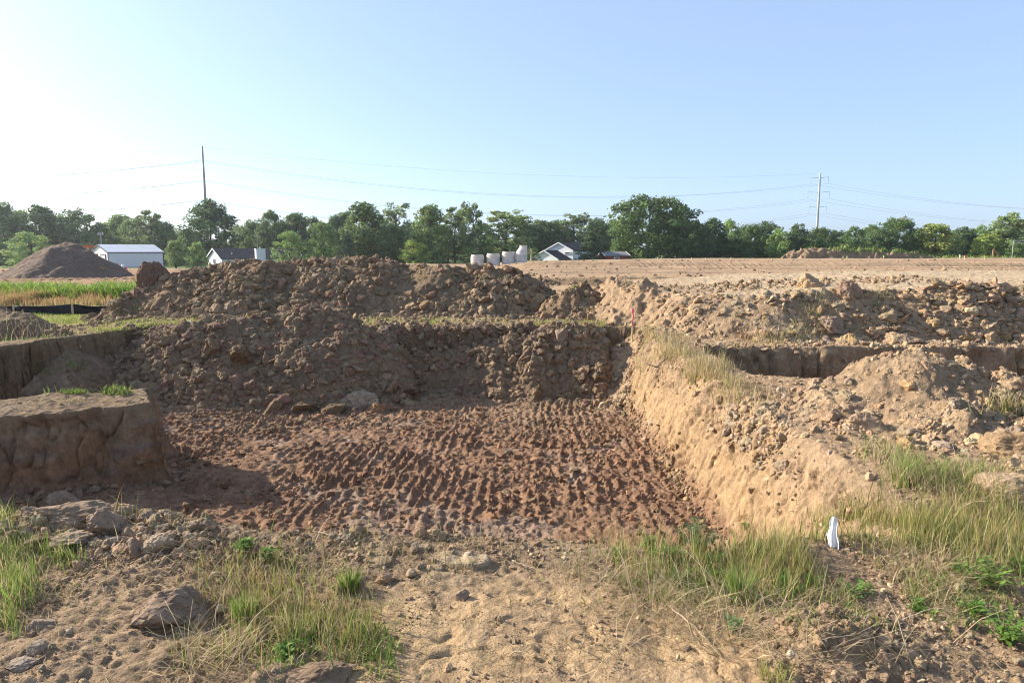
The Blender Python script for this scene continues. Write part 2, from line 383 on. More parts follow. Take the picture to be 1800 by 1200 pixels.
    mix(GREY, S(lip + 0.4 * small, 0.45, 0.9) * (0.04 + 0.8 * S(-X, 1.2, 2.0))); mix(PALE, pl * S(plate, 0.02, 0.05) * 0.8)
    mix(DARK * 1.15, S(small + big * 0.5, 0.25, 0.7) * (1 - path) * 0.35)
    yr = S(Y, 4.4, 5.2); mix(TAN * 0.88, yr * t * S(X, 1.8, 2.2) * (1 - S(Y, 9, 12)) * 0.8)
    mix(OCHRE * 0.82, rightw * S(1 - t, 0.15, 0.6) * 0.6); mix(PALE * 0.85, rightw * (S(1 - t, 0.7, 0.92)) * S(fbm2(Y, z, 0.4, 3, 84), -0.2, 0.4) * 0.9)
    mix(OCHRE * 0.86, rightw * S(fbm3(X, Y, z * 2, 0.5, 3, 85), 0.1, 0.4) * 0.6)
    mix(BROWN * 1.25, rightw * S(t, 0.80, 0.93) * (1 - S(Y, 9.5, 11)) * S(small + 0.6 * fbm2(X, Y, 0.5, 2, 96), -0.2, 0.3) * 0.65)
    # left block and back wall: brown over rusty clay
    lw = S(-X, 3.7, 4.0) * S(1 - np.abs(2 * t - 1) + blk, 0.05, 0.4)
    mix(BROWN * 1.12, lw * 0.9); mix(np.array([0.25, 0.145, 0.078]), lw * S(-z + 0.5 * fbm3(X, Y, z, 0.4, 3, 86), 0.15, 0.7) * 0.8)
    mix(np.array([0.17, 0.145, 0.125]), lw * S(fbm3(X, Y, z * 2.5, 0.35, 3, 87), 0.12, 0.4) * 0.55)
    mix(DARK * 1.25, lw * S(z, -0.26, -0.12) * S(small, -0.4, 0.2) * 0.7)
    mix(BROWN * 1.25, S(blk, 0.9, 1.0) * S(z, -0.1, 0.0) * 0.8); mix(TAN, S(blk, 0.9, 1.0) * S(z, -0.1, 0.0) * S(small, 0.0, 0.4) * 0.5)
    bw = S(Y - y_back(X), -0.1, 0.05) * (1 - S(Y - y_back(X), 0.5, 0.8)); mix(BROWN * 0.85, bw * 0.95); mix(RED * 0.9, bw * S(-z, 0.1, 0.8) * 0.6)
    mix(RED, onfl * 0.95); mix(np.array([0.25, 0.148, 0.088]), onfl * S(0.5 - ridge + 0.4 * small, 0.1, 0.6) * 0.8)  # flats between the cleat rows painted lighter, as the sun lights them
    mix(np.array([0.26, 0.19, 0.14]), onfl * S(fbm2(X, Y, 0.8, 3, 88), 0.2, 0.5) * 0.6)
    mix(np.array([0.155, 0.075, 0.045]), onfl * S(p1 * 10 + small * 0.4, 0.25, 0.6) * 0.6)
    mix(BROWN * 1.2, onfl * S(Y + 0.8 * big, 9.5, 12.0) * 0.55)
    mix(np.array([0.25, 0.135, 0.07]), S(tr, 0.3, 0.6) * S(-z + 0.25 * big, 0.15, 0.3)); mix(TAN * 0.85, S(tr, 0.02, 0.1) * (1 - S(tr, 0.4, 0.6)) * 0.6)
    mix(TAN * 1.05, S(X, 2.4, 3.4) * S(Y, 10.6, 10.8) * (1 - S(Y, 12.5, 13.5)) * 0.9)
    # grassy ground beyond: root mat and thatch between blades
    gr = S(Y, 13.2, 14.2) * (1 - S(X, 0.5, 3.0)); mix(np.array([0.26, 0.21, 0.095]), gr * S(fbm2(X, Y, 1.5, 3, 89), -0.5, 0.3) * 0.85)
    c *= (1 + 0.16 * fbm2(X, Y, 0.05, 2, 90) + 0.10 * fbm2(X, Y, 0.35, 3, 92))[..., None]
    ny, nx = X.shape
    idx = np.arange(ny * nx, dtype=np.int32).reshape(ny, nx)
    q = np.stack([idx[:-1, :-1], idx[:-1, 1:], idx[1:, 1:], idx[1:, :-1]], -1).reshape(-1, 4)
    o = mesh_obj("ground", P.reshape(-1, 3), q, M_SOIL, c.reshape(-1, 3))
    tag(o, "dug over brown and tan earth with a square pit and a trench", None, None, "structure")
    return z
GZ = build_ground()

def near_z(x, y):
    """height of the ground sheet (bilinear)"""
    x = np.atleast_1d(np.asarray(x, float)); y = np.atleast_1d(np.asarray(y, float))
    y0 = y.copy()
    for _ in range(4): y = y0 - row_shift(x, y)
    i = np.clip(np.searchsorted(gx, x) - 1, 0, len(gx) - 2); j = np.clip(np.searchsorted(gy, y) - 1, 0, len(gy) - 2)
    u = np.clip((x - gx[i]) / (gx[i + 1] - gx[i]), 0, 1); v = np.clip((y - gy[j]) / (gy[j + 1] - gy[j]), 0, 1)
    return (GZ[j, i] * (1 - u) + GZ[j, i + 1] * u) * (1 - v) + (GZ[j + 1, i] * (1 - u) + GZ[j + 1, i + 1] * u) * v

# ---------- the graded field beyond, out to the horizon
def field_z(x, y):
    z = 0.25 + 0.26 * S(y, 28.6 + 1.2 * noise2(x / 6, x * 0, 101), 29.3 + 1.2 * noise2(x / 6, x * 0, 101)) * S(x, -4, 2) + 0.04 * S(y, 40, 90)
    z = z + (0.34 * S(y, 48.9, 50.3) - 0.30 * S(y, 53, 88)) * S(x, -6, 4)
    z = z - 1.3 * S(y, 96, 135) + 0.10 * fbm2(x, y, 9, 3, 102) * S(y, 24, 34)
    z = z - 0.12 * S(-x, 5, 12) * (1 - S(y, 20, 26)) - (0.75 * S(-x, 15, 32) + 0.5 * S(-x, -30, 10)) * S(y, 42, 95)
    z = z + 0.75 * S(-x, 15, 32) * S(y, 96, 135) * 0.6
    return z
def build_field():
    fx = axis([(-320, -150, 10), (-150, -60, 1.5), (-60, 70, 0.22), (70, 150, 1.5), (150, 320, 10)])
    fy = axis([(-60, 0, 10), (0, 20, 2.0), (20, 36, 0.11), (36, 60, 0.25), (60, 100, 0.5), (100, 160, 4), (160, 420, 20)])
    x, y = np.meshgrid(fx, fy); x = x.astype(np.float32); y = y.astype(np.float32)
    z = field_z(x, y)
    det = (1 - S(y, 80, 110)) * S(y, 18, 22)
    step = np.exp(-((y - 28.8 - 1.2 * noise2(x / 6, x * 0, 101)) / 0.8) ** 2) * S(x, -4, 2)
    p1, r1 = pebbles(x, y, 0.7, 111, 0.5)
    z = z + det * (0.05 * fbm2(x, y, 1.2, 4, 103) + p1 * (0.05 + 0.25 * step + 0.10 * S(-x, 8, 14)) + 0.07 * fbm2(x, y, 0.8, 4, 113) * (0.4 + 1.6 * step + S(-x, 8, 14)))
    inner = (np.abs(x) < 14.0) & (y < 21.0) & (y > 0.8)
    z = np.where(inner, -3.0, z)
    z = np.where((~inner) & (y <= 21.0), np.minimum(z, near_z(np.clip(x, -15, 15).ravel(), np.clip(y, 0.7, 21.9).ravel()).reshape(x.shape)) - 0.04, z)
    c = np.empty(x.shape + (3,), np.float32); c[:] = TAN * 1.0
    def mix(col, w): c[:] = c * (1 - w[..., None]) + np.asarray(col, np.float32) * w[..., None]
    mix(OCHRE, S(fbm2(x, y * 3, 6, 3, 104), -0.2, 0.5) * 0.5); mix(BROWN * 1.15, S(fbm2(x * 0.35, y * 2.2, 5, 4, 106), 0.0, 0.35) * 0.8); mix(BROWN * 0.9, S(fbm2(x * 0.5, y * 1.5, 1.6, 3, 107), 0.2, 0.5) * 0.5)
    mix(BROWN * 0.9, step * 0.9)  # face of the low bank painted darker, its shade put into the colour
    lf = S(-x - 0.16 * y, 2, 6); mix(np.array([0.27, 0.15, 0.085]), lf * (1 - S(y, 95, 100)) * (0.6 + 0.4 * S(fbm2(x, y * 2, 4, 3, 105), -0.3, 0.3)))
    mix(np.array([0.15, 0.17, 0.05]), lf * (1 - S(y, 27, 31)) * 0.85)
    mix(np.array([0.09, 0.12, 0.04]), S(y, 104, 112))
    ny, nx = x.shape; idx = np.arange(ny * nx, dtype=np.int32).reshape(ny, nx)
    q = np.stack([idx[:-1, :-1], idx[:-1, 1:], idx[1:, 1:], idx[1:, :-1]], -1).reshape(-1, 4)
    o = mesh_obj("field", np.stack([x, y, z], -1).reshape(-1, 3), q, M_FAR, c.reshape(-1, 3))
    tag(o, "graded bare tan field running back to the tree line", None, None, "structure")
build_field()

def land_z(x, y):
    x = np.atleast_1d(np.asarray(x, float)); y = np.atleast_1d(np.asarray(y, float))
    return np.where((y < 21.8) & (np.abs(x) < 14.8), near_z(x, y), field_z(x, y))
# ------------------------------------------------------------------ lumps of earth
def ico(level):
    t = (1 + 5 ** 0.5) / 2
    v = [(-1, t, 0), (1, t, 0), (-1, -t, 0), (1, -t, 0), (0, -1, t), (0, 1, t), (0, -1, -t), (0, 1, -t), (t, 0, -1), (t, 0, 1), (-t, 0, -1), (-t, 0, 1)]
    f = [(0, 11, 5), (0, 5, 1), (0, 1, 7), (0, 7, 10), (0, 10, 11), (1, 5, 9), (5, 11, 4), (11, 10, 2), (10, 7, 6), (7, 1, 8), (3, 9, 4), (3, 4, 2), (3, 2, 6), (3, 6, 8), (3, 8, 9), (4, 9, 5), (2, 4, 11), (6, 2, 10), (8, 6, 7), (9, 8, 1)]
    v = [np.array(p) / np.linalg.norm(p) for p in v]
    for _ in range(level):
        mid = {}; g = []
        def m(a, b):
            k = (min(a, b), max(a, b))
            if k not in mid:
                p = v[a] + v[b]; v.append(p / np.linalg.norm(p)); mid[k] = len(v) - 1
            return mid[k]
        for (a, b, c) in f:
            x, y, z = m(a, b), m(b, c), m(c, a); g += [(a, x, z), (b, y, x), (c, z, y), (x, y, z)]
        f = g
    return np.array(v, np.float32), np.array(f, np.int32)
ICO = {k: ico(k) for k in (0, 1, 2, 3, 4)}

def rock(level, seed, flat=0.75, facets=9, lump=0.30, fine=0.11):
    r_ = np.random.default_rng(seed); v, f = ICO[level]
    n = r_.normal(size=(facets, 3)); n /= np.linalg.norm(n, axis=1, keepdims=True); d = r_.uniform(0.5, 0.9, facets)
    dots = v @ n.T; rad = np.where(dots > 1e-3, d / np.maximum(dots, 1e-3), 9).min(1); rad = np.minimum(rad, 1.05)
    o = r_.uniform(0, 50, 3)
    rad = rad * (1 + lump * fbm3(v[:, 0] + o[0], v[:, 1] + o[1], v[:, 2] + o[2], 0.8, 2, seed) + fine * 2.2 * (fbm3(v[:, 0] + o[0], v[:, 1] + o[1], v[:, 2] + o[2], 0.2, 3, seed + 5, 0.62) if level > 1 else 0))
    sc = np.array([r_.uniform(0.85, 1.2), r_.uniform(0.75, 1.0), flat * r_.uniform(0.8, 1.15)])
    return (v * rad[:, None] * sc).astype(np.float32)
PROTO = {0: [rock(0, 50 + i) for i in range(12)], 1: [rock(1, 100 + i) for i in range(14)], 2: [rock(2, 200 + i) for i in range(14)], 3: [rock(3, 300 + i, fine=0.12) for i in range(10)]}

def rand_rot(n, r_, tilt=0.6):
    a = r_.uniform(0, 2 * np.pi, n); b = r_.normal(0, tilt, n); g = r_.normal(0, tilt, n)
    ca, sa, cb, sb, cg, sg = np.cos(a), np.sin(a), np.cos(b), np.sin(b), np.cos(g), np.sin(g); o, z = np.ones(n), np.zeros(n)
    Rz = np.stack([ca, -sa, z, sa, ca, z, z, z, o], 1).reshape(n, 3, 3); Rx = np.stack([o, z, z, z, cb, -sb, z, sb, cb], 1).reshape(n, 3, 3)
    Ry = np.stack([cg, z, sg, z, o, z, -sg, z, cg], 1).reshape(n, 3, 3)
    return Rz @ Rx @ Ry

def clods(name, x, y, z, r, cols, parent=None, seed=1, sink=-0.32, level=None, mat=None, flat=1.0, tilt=0.6):
    """many small lumps in one mesh; bigger ones get finer meshes"""
    r_ = np.random.default_rng(seed); V = []; F = []; C = []; n0 = 0
    dist = np.sqrt(x ** 2 + y ** 2); pxr = r * 683 / np.maximum(dist, 1)
    lv = np.where(pxr > 9, 3, np.where(pxr > 2.4, 2, np.where(pxr > 1.1, 1, 0))) if level is None else np.full(len(x), level)
    for L in (0, 1, 2, 3):
        for k in range(len(PROTO[L])):
            sel = np.where((lv == L) & (np.arange(len(x)) % len(PROTO[L]) == k))[0]
            if not len(sel): continue
            p = PROTO[L][k] * np.array([1, 1, flat]); R = rand_rot(len(sel), r_, tilt)
            v = np.einsum('nij,mj->nmi', R, p) * r[sel][:, None, None] + np.stack([x[sel], y[sel], z[sel] + r[sel] * sink], 1)[:, None, :]
            V.append(v.reshape(-1, 3)); f = ICO[L][1]
            F.append((f[None] + (np.arange(len(sel)) * len(p))[:, None, None] + n0).reshape(-1, 3)); n0 += v.shape[0] * v.shape[1]
            C.append(np.repeat(cols[sel], len(p), 0))
    o = mesh_obj(name, np.concatenate(V), np.concatenate(F), mat or M_CLOD, np.concatenate(C), parent=parent, smooth=False)
    o['kind'] = 'stuff'
    return o

def clod_cols(n, r_, pal, jit=0.075):
    i = r_.choice(len(pal), n, p=np.array([w for w, _ in pal]) / sum(w for w, _ in pal))
    c = np.array([q for _, q in pal])[i]
    return np.clip(c * (1 + r_.normal(0, jit, (n, 1))) * (1 + r_.normal(0, 0.025, (n, 3))), 0.02, 0.9)

def sizes(n, r_, lo, hi, p=2.2):
    u = r_.uniform(0, 1, n); a = 1 - p
    return (lo ** a + u * (hi ** a - lo ** a)) ** (1 / a)

PAL_HEAP = [(5, BROWN * 1.1), (3, BROWN * 0.8), (2, GREY * 0.9), (2.5, TAN * 0.8), (1, np.array([0.22, 0.132, 0.086]))]
PAL_DARK = [(5, BROWN * 1.05), (3, DARK * 1.35), (3, np.array([0.195, 0.122, 0.083])), (1.5, GREY * 0.8), (1.5, TAN * 0.75)]
PAL_TAN = [(5, TAN * 0.92), (3, BROWN * 1.3), (3, GREY * 1.12), (1.4, PALE * 0.82), (1, OCHRE * 0.85)]

HEAPS = []
class Heap:
    def __init__(s, name, label, crest, slope, box, res, pal, seed, base, back=1.0, warp=0.35, lump=0.10, peb=(0.22, 0.10, 0.05), pebk=0.9, poly=None, smooth_patch=0.45, clodmax=0.13, clodmin=0.022, nclod=0, cat="heap", group=None, mat=None, zone=None, fine=0.012, ycut=0.6, calm=None):
        s.cr = np.array(crest, float)
        # crest sampled densely
        pts = []
        for a, b in zip(s.cr[:-1], s.cr[1:]):
            n = max(2, int(np.linalg.norm((b - a)[:2]) / 0.12)); pts += [a + (b - a) * i / n for i in range(n)]
        pts.append(s.cr[-1]); pts = np.array(pts)
        xs = np.arange(box[0], box[1], res); ys = np.arange(box[2], box[3], res * 0.85)
        x, y = np.meshgrid(xs, ys); x = x.astype(np.float32); y = y.astype(np.float32)
        wx = x + warp * fbm2(x, y, 0.9, 3, seed); wy = y + warp * fbm2(x, y, 0.9, 3, seed + 3)
        h = np.full(x.shape, -9.0, np.float32)
        for p in pts:
            dy = wy - p[1]; d = np.sqrt((wx - p[0]) ** 2 + np.where(dy > 0, dy * back, dy) ** 2)
            h = np.maximum(h, p[2] - slope * np.sqrt(d * d + 0.02) + slope * 0.14)
        if poly is not None: h = np.maximum(h, poly(wx, wy))
        g = land_z(x.ravel(), y.ravel()).reshape(x.shape).astype(np.float32)
        s.h0 = h.copy()
        ab = S(h - base, 0.0, 0.25)
        p1, i1 = pebbles(x, y, peb[0], seed + 11, 0.55); p2, i2 = pebbles(x, y, peb[1], seed + 15, 0.7); p3, i3 = pebbles(x, y, peb[2], seed + 19, 0.8)
        mask = S(fbm2(x, y, 0.8, 3, seed + 23), smooth_patch - 0.75, smooth_patch - 0.15)      # some stretches slid smooth, others stay lumpy
        if calm is not None: mask = mask * (1 - calm(x, y)); pebk = pebk * (1 - 0.85 * calm(x, y)); lump = lump * (1 - 0.7 * calm(x, y))
        s.mask = mask; s.calm = calm
        ed = np.minimum(np.minimum(x - xs[0], xs[-1] - x), np.minimum(y - ys[0], ys[-1] - y)); h = h - 2.5 * (1 - S(ed, 0.0, 0.45)) * (x < xs[-1] - (0.6 if box[1] > 14 else 0)) * (1 if box[1] < 14 else (y < 12))
        h = h + lump * fbm2(x, y, 0.55, 4, seed + 31) + pebk * (p1 * mask + p2 * (0.25 + 0.75 * mask) + p3 * (0.4 + 0.6 * mask)) * (0.4 + 0.6 * ab) + fine * fbm2(x, y, 0.06, 3, seed + 37)
        s.xs, s.ys, s.h = xs, ys, h
        P = np.stack([x, y, h], -1)
        off = np.stack([fbm3(x, y, h, 0.14, 2, seed + 41), fbm3(x, y, h, 0.14, 2, seed + 43), np.zeros_like(h)], -1) * min(0.05, res * 1.6)
        P = P + off
        n = h.size; r_ = np.random.default_rng(seed)
        c = np.empty(P.shape, np.float32); P0, P1 = np.asarray(pal[0][1]), np.asarray(pal[1][1])
        w = S(fbm2(x, y, 0.7, 4, seed + 51), -0.4, 0.4)[..., None]; c[:] = P0 * (1 - w) + P1 * w
        for k, (wt, q) in enumerate(pal[2:]):
            ww = S(fbm2(x, y, 0.35 + 0.2 * k, 4, seed + 61 + k), 0.15, 0.5)[..., None] * 0.55; c = c * (1 - ww) + np.asarray(q) * ww
        if zone is not None: c = zone(x, y, h, c)
        c = c * (1 + 0.12 * (i2 - 0.5) + 0.10 * (i1 - 0.5))[..., None]
        keep = (h > g - 0.10)
        ny, nx = x.shape; idx = np.arange(n, dtype=np.int32).reshape(ny, nx)
        q = np.stack([idx[:-1, :-1], idx[:-1, 1:], idx[1:, 1:], idx[1:, :-1]], -1).reshape(-1, 4)
        kq = (keep[:-1, :-1] | keep[:-1, 1:] | keep[1:, 1:] | keep[1:, :-1]).reshape(-1); q = q[kq]
        used = np.unique(q); remap = np.zeros(n, np.int32); remap[used] = np.arange(len(used))
        s.o = mesh_obj(name, P.reshape(-1, 3)[used], remap[q], mat or M_SOIL, c.reshape(-1, 3)[used])
        tag(s.o, label, cat, group)
        s.g = g; HEAPS.append(s)
        if nclod:
            cx = r_.uniform(box[0], box[1], nclod * 6); cy = r_.uniform(box[2], min(box[3], s.cr[:, 1].max() + ycut), nclod * 6)
            hh = s.z(cx, cy); gg = land_z(cx, cy); mk = s.at(mask, cx, cy)
            hb = s.at(s.h0, cx, cy)
            ok = (hb > gg - 0.22) & (r_.uniform(0, 1, len(cx)) < (0.25 + 0.75 * mk) * (1 if s.calm is None else 1 - 0.93 * s.calm(cx, cy)))
            cx, cy, hh, gg = cx[ok][:nclod], cy[ok][:nclod], hh[ok][:nclod], gg[ok][:nclod]
            r = sizes(len(cx), r_, clodmin, clodmax, 2.5)
            low = np.clip(1 - (hh - gg) / 0.8, 0, 1); r = r * (1 + 0.35 * low * r_.uniform(0, 1, len(cx)))
            clods("clods", cx, cy, np.maximum(hh, gg), r, clod_cols(len(cx), r_, pal), s.o, seed + 71)
    def at(s, A, x, y):
        i = np.clip(((x - s.xs[0]) / (s.xs[1] - s.xs[0])).astype(int), 0, len(s.xs) - 1); j = np.clip(((y - s.ys[0]) / (s.ys[1] - s.ys[0])).astype(int), 0, len(s.ys) - 1)
        return A[j, i]
    def z(s, x, y):
        v = s.at(s.h, x, y)
        out = (x < s.xs[0]) | (x > s.xs[-1]) | (y < s.ys[0]) | (y > s.ys[-1])
        return np.where(out, -9, v)

def surf_z(x, y):
    x = np.atleast_1d(np.asarray(x, float)); y = np.atleast_1d(np.asarray(y, float))
    z = land_z(x, y)
    for h in HEAPS: z = np.maximum(z, h.z(x, y))
    return z

Heap("spoil_heap", "cloddy dark brown spoil heap slumped down the back wall onto the pit floor",
     [(-8.3, 12.0, -0.45), (-7.7, 12.7, -0.15), (-7.0, 13.1, 0.18), (-6.2, 12.85, 0.30), (-5.2, 12.75, 0.42), (-4.5, 12.8, 0.48), (-3.8, 12.95, 0.66), (-3.3, 12.95, 0.58), (-2.7, 13.0, 0.2), (-2.25, 13.0, -0.3)],
     1.02, (-9.3, -1.4, 10.2, 14.6), 0.021, PAL_DARK, 1100, -1.0, nclod=6500, back=1.3, clodmax=0.17, clodmin=0.024)
Heap("spoil_heap", "small dark heap of wet clods piled in the back corner by the tan bank",
     [(-2.3, 13.15, -0.30), (-1.3, 13.2, -0.22), (-0.4, 13.15, -0.02), (0.35, 12.95, 0.08), (0.9, 13.15, 0.22), (1.4, 13.1, 0.24), (1.7, 12.95, 0.12)],
     1.3, (-3.0, 2.2, 11.3, 14.2), 0.02, PAL_DARK, 1200, -1.0, nclod=2600, back=2.0, clodmax=0.15, clodmin=0.024)
def ridge_zone(x, y, h, c):
    w = (S(-x, 5.0, 6.5) * (1 - S(-x, 7.5, 8.5)) * S(h, 1.0, 1.35) * 0.5)[..., None]
    return c * (1 - w) + np.array([0.25, 0.135, 0.08]) * w
Heap("spoil_heap", "long brown spoil ridge standing on the grass behind the pit",
     [(-8.9, 16.6, 0.75), (-8.3, 17.0, 1.02), (-7.6, 17.1, 1.2), (-7.05, 17.1, 1.36), (-6.3, 17.0, 1.46), (-5.4, 17.1, 1.36), (-4.8, 17.1, 1.44), (-3.7, 17.2, 1.50), (-2.9, 17.1, 1.36), (-2.0, 17.0, 1.33), (-1.0, 16.9, 1.25), (-0.1, 16.9, 1.14), (0.35, 16.7, 0.95)],
     0.74, (-11.2, 2.2, 14.6, 19.2), 0.027, PAL_HEAP, 1300, 0.2, nclod=9000, back=1.0, clodmax=0.19, clodmin=0.03, zone=ridge_zone)
Heap("spoil_heap", "small peaked spoil heap between the long ridge and the tan platform",
     [(1.15, 15.5, 0.72), (1.45, 15.6, 0.9), (1.75, 15.5, 0.6), (2.0, 15.2, 0.35)],
     1.0, (0.1, 3.0, 14.2, 17.2), 0.025, PAL_HEAP, 1400, 0.2, nclod=600, back=1.0, clodmax=0.16, clodmin=0.026)
PLX = np.array([2.6, 3.1, 3.7, 4.5, 6.0, 9.0, 16.0]); PLY = np.array([14.6, 13.4, 12.5, 12.15, 12.1, 12.2, 12.1])
def plat(x, y):
    e = np.interp(x, PLX, PLY); top = np.interp(x, [2.6, 4, 6, 9], [0.80, 0.87, 0.99, 1.08]) + 0.010 * (y - 12)
    out = (y < e) | (x < 2.6); d2 = np.full(x.shape, 99.0, np.float32)
    for t in np.arange(2.6, 16, 0.15): d2 = np.minimum(d2, (x - t) ** 2 + (y - np.interp(t, PLX, PLY)) ** 2)
    for t in np.arange(14.6, 19, 0.3): d2 = np.minimum(d2, (x - 2.6) ** 2 + (y - t) ** 2)
    d = np.where(out, np.sqrt(d2), 0); d = np.maximum(d, (y - 18.5) * 0.6)
    return (top - 0.92 * np.sqrt(d * d + 0.01) + 0.092).astype(np.float32)
def plat_calm(x, y):
    e = np.interp(x, PLX, PLY)
    return np.maximum(S(y - e, -0.12, 0.15) * S(x, 2.9, 3.3), 0.55 * (1 - S(x, 4.0, 5.5)) * S(x, 2.7, 3.2))
def plat_zone(x, y, h, c):
    top = (S(y - np.interp(x, PLX, PLY), -0.1, 0.25) * S(x, 2.8, 3.2))[..., None]
    c = c * (1 - 0.85 * top) + PALE * 1.02 * 0.85 * top
    slide = (S(x, 8.0, 8.4) * (1 - S(x, 9.2, 9.8)) * (1 - top[..., 0]) * 0.6)[..., None]; c = c * (1 - slide) + BROWN * 1.1 * slide
    lf = ((1 - S(x, 3.0, 5.0)) * 0.6)[..., None]; return c * (1 - lf) + TAN * 1.02 * lf
Heap("earth_platform", "flat topped tan earth platform with a broken rubbly front slope",
     [(2.45, 14.7, 0.9), (2.75, 14.4, 1.02), (3.05, 14.1, 0.92), (3.3, 13.8, 0.80)], 0.95, (1.0, 15.6, 10.4, 19.6), 0.029, PAL_TAN, 1500, 0.2, poly=plat, warp=0.2, lump=0.09,
     nclod=11000, ycut=-1.6, clodmax=0.15, clodmin=0.02, zone=plat_zone, calm=plat_calm, peb=(0.24, 0.12, 0.055), pebk=0.95, cat="earth platform", fine=0.02, smooth_patch=0.4)
Heap("spoil_heap", "loose tan spoil heap beside the trench with grass growing at its foot",
     [(3.1, 7.0, 0.25), (3.5, 6.95, 0.42), (3.85, 6.8, 0.55), (4.2, 6.75, 0.66), (4.45, 6.5, 0.32), (4.6, 6.2, 0.0)],
     0.53, (2.3, 7.2, 4.3, 8.6), 0.0125, PAL_TAN, 1600, 0.2, nclod=7000, back=1.4, warp=0.25, lump=0.19, clodmax=0.11, clodmin=0.010, peb=(0.23, 0.10, 0.04), pebk=1.0)
Heap("spoil_heap", "dark fine spoil heap cut by the left picture edge near the silt fence",
     [(-11.5, 12.8, 1.0), (-9.6, 12.5, 0.70), (-8.8, 12.3, 0.47), (-8.1, 12.2, 0.27)],
     0.62, (-13, -6.6, 10.4, 14.4), 0.025, PAL_DARK, 1700, 0.1, nclod=900, clodmax=0.08, clodmin=0.018, smooth_patch=0.75, peb=(0.16, 0.07, 0.035))
M_GRAVEL = soil_mat("gravel", bumps=((14.0, 0.05), (40.0, 0.02)), scale=9.0, var=0.3)
PAL_GRAVEL = [(5, np.array([0.205, 0.15, 0.112])), (3, np.array([0.178, 0.130, 0.098])), (1, np.array([0.21, 0.155, 0.115]))]
Heap("gravel_heap", "tall smooth grey brown gravel heap in front of the metal shed",
     [(-24.9, 37.4, 1.95), (-24.0, 37.2, 2.12), (-23.4, 37.0, 2.02), (-23.9, 36.2, 1.85), (-24.2, 35.5, 1.35)],
     0.67, (-30, -18.5, 32, 41.5), 0.07, PAL_GRAVEL, 1800, 0.3, warp=0.3, lump=0.05, peb=(0.3, 0.14, 0.1), pebk=0.15, smooth_patch=0.9, mat=M_GRAVEL, fine=0.03)
def far_zone(x, y, h, c):
    g = (S(x, 43, 45) * S(h, 1.25, 1.6))[..., None]; g = np.maximum(g, (S(x, 53, 56) * S(h, 0.5, 1.0))[..., None] * 0.8)
    return c * (1 - g) + np.array([0.13, 0.16, 0.05]) * g
Heap("spoil_heap", "distant bare spoil bank with a weedy green top before the trees",
     [(37.2, 92, 1.5), (39, 92, 1.95), (42, 92.5, 1.85), (46, 93, 1.75), (50, 93, 1.65), (55, 94, 1.35), (58, 94, 0.7)],
     0.9, (33, 64, 88.5, 97), 0.14, [(4, TAN * 0.8), (3, BROWN * 1.2), (1, BROWN * 0.9)], 1900, 0.3, warp=0.9, lump=0.35, peb=(0.8, 0.45, 0.3), zone=far_zone, mat=M_FAR, fine=0.06)

def platform_slabs():
    r_ = np.random.default_rng(33); n = 9000; x = r_.uniform(2.6, 14.5, n); y = r_.uniform(10.9, 12.6, n); h = HEAPS[4]; hz, g = h.z(x, y), land_z(x, y)
    ok = (hz > g + 0.02) & (y < np.interp(x, PLX, PLY) + 0.05) & (r_.uniform(0, 1, n) < 0.15 + 0.5 * S(x, 4.5, 6.5) * S(fbm2(x, y, 0.8, 3, 34), -0.3, 0.3)); x, y, hz = x[ok], y[ok], hz[ok]
    r = sizes(len(x), r_, 0.03, 0.17, 2.3)
    clods("slabs", x, y, hz, r, clod_cols(len(x), r_, PAL_TAN), h.o, 35, 0.05, flat=0.55, tilt=0.45)
platform_slabs()

# ---------- lumps lying loose: each one an object of its own
def boulder(px, py, wpx, label, col, flat=0.7, seed=0, rot=None, tilt=0.15, y=None, cat="clod", name="earth_clod", group=None, facets=9, stretch=1.0, sink=0.25):
    p = at_z(px, py, 0.0)
    if y is None:
        for _ in range(14):
            p = at_z(px, py, 0.6 * p[2] + 0.4 * float(surf_z(p[0], p[1])[0]))
    else: p = at_y(px, py, y)
    dist = float(np.linalg.norm(p - [0, 0, CAM_H])); r = wpx / 2 / FPX * dist
    lv = 4 if wpx > 40 else 3
    v = rock(lv, 5000 + seed, flat, facets, 0.2, 0.075) * np.array([stretch, 1, 1]) * r
    cols = np.tile(np.asarray(col) * np.array([0.88, 0.84, 0.79]), (len(v), 1)) * (1 + 0.18 * fbm3(v[:, 0] / r * 1.0, v[:, 1] / r, v[:, 2] / r, 0.5, 3, seed))[:, None]
    o = mesh_obj(name, v, ICO[lv][1], M_CLOD, cols, smooth=False)
    z0 = float(surf_z(p[0], p[1])[0])
    r_ = np.random.default_rng(seed + 9)
    o.location = (p[0], p[1], z0 + r * flat * (sink - 0.12))
    o.rotation_euler = (r_.normal(0, tilt), r_.normal(0, tilt), r_.uniform(0, 6.28) if rot is None else rot)
    return tag(o, label, cat, group)

boulder(635, 702, 64, "pale grey crumbly lump on the pit floor at the foot of the spoil heap", (0.33, 0.265, 0.20), 0.75, 1, name="earth_lump", cat="lump", sink=0.3)
boulder(662, 672, 34, "orange brown block just behind the pale grey lump", (0.27, 0.165, 0.095), 1.0, 2)
boulder(985, 668, 32, "rounded pale brown clod in the back corner of the pit", (0.27, 0.205, 0.155), 0.95, 3)
boulder(425, 672, 46, "large round dark clod low on the slumped spoil heap", BROWN * 0.95, 0.85, 4)
boulder(378, 668, 40, "wide flattish brown clod at the left foot of the slumped heap", BROWN * 1.0, 0.7, 5)
boulder(532, 690, 48, "big knobbly brown clod where the slumped heap meets the pit floor", BROWN * 1.0, 0.85, 6)
boulder(478, 694, 40, "squarish brown clod left of the knobbly one at the heap foot", BROWN * 0.9, 0.9, 7)
boulder(585, 690, 34, "dark brown clod right beside the pale grey lump", DARK * 1.3, 0.8, 8)
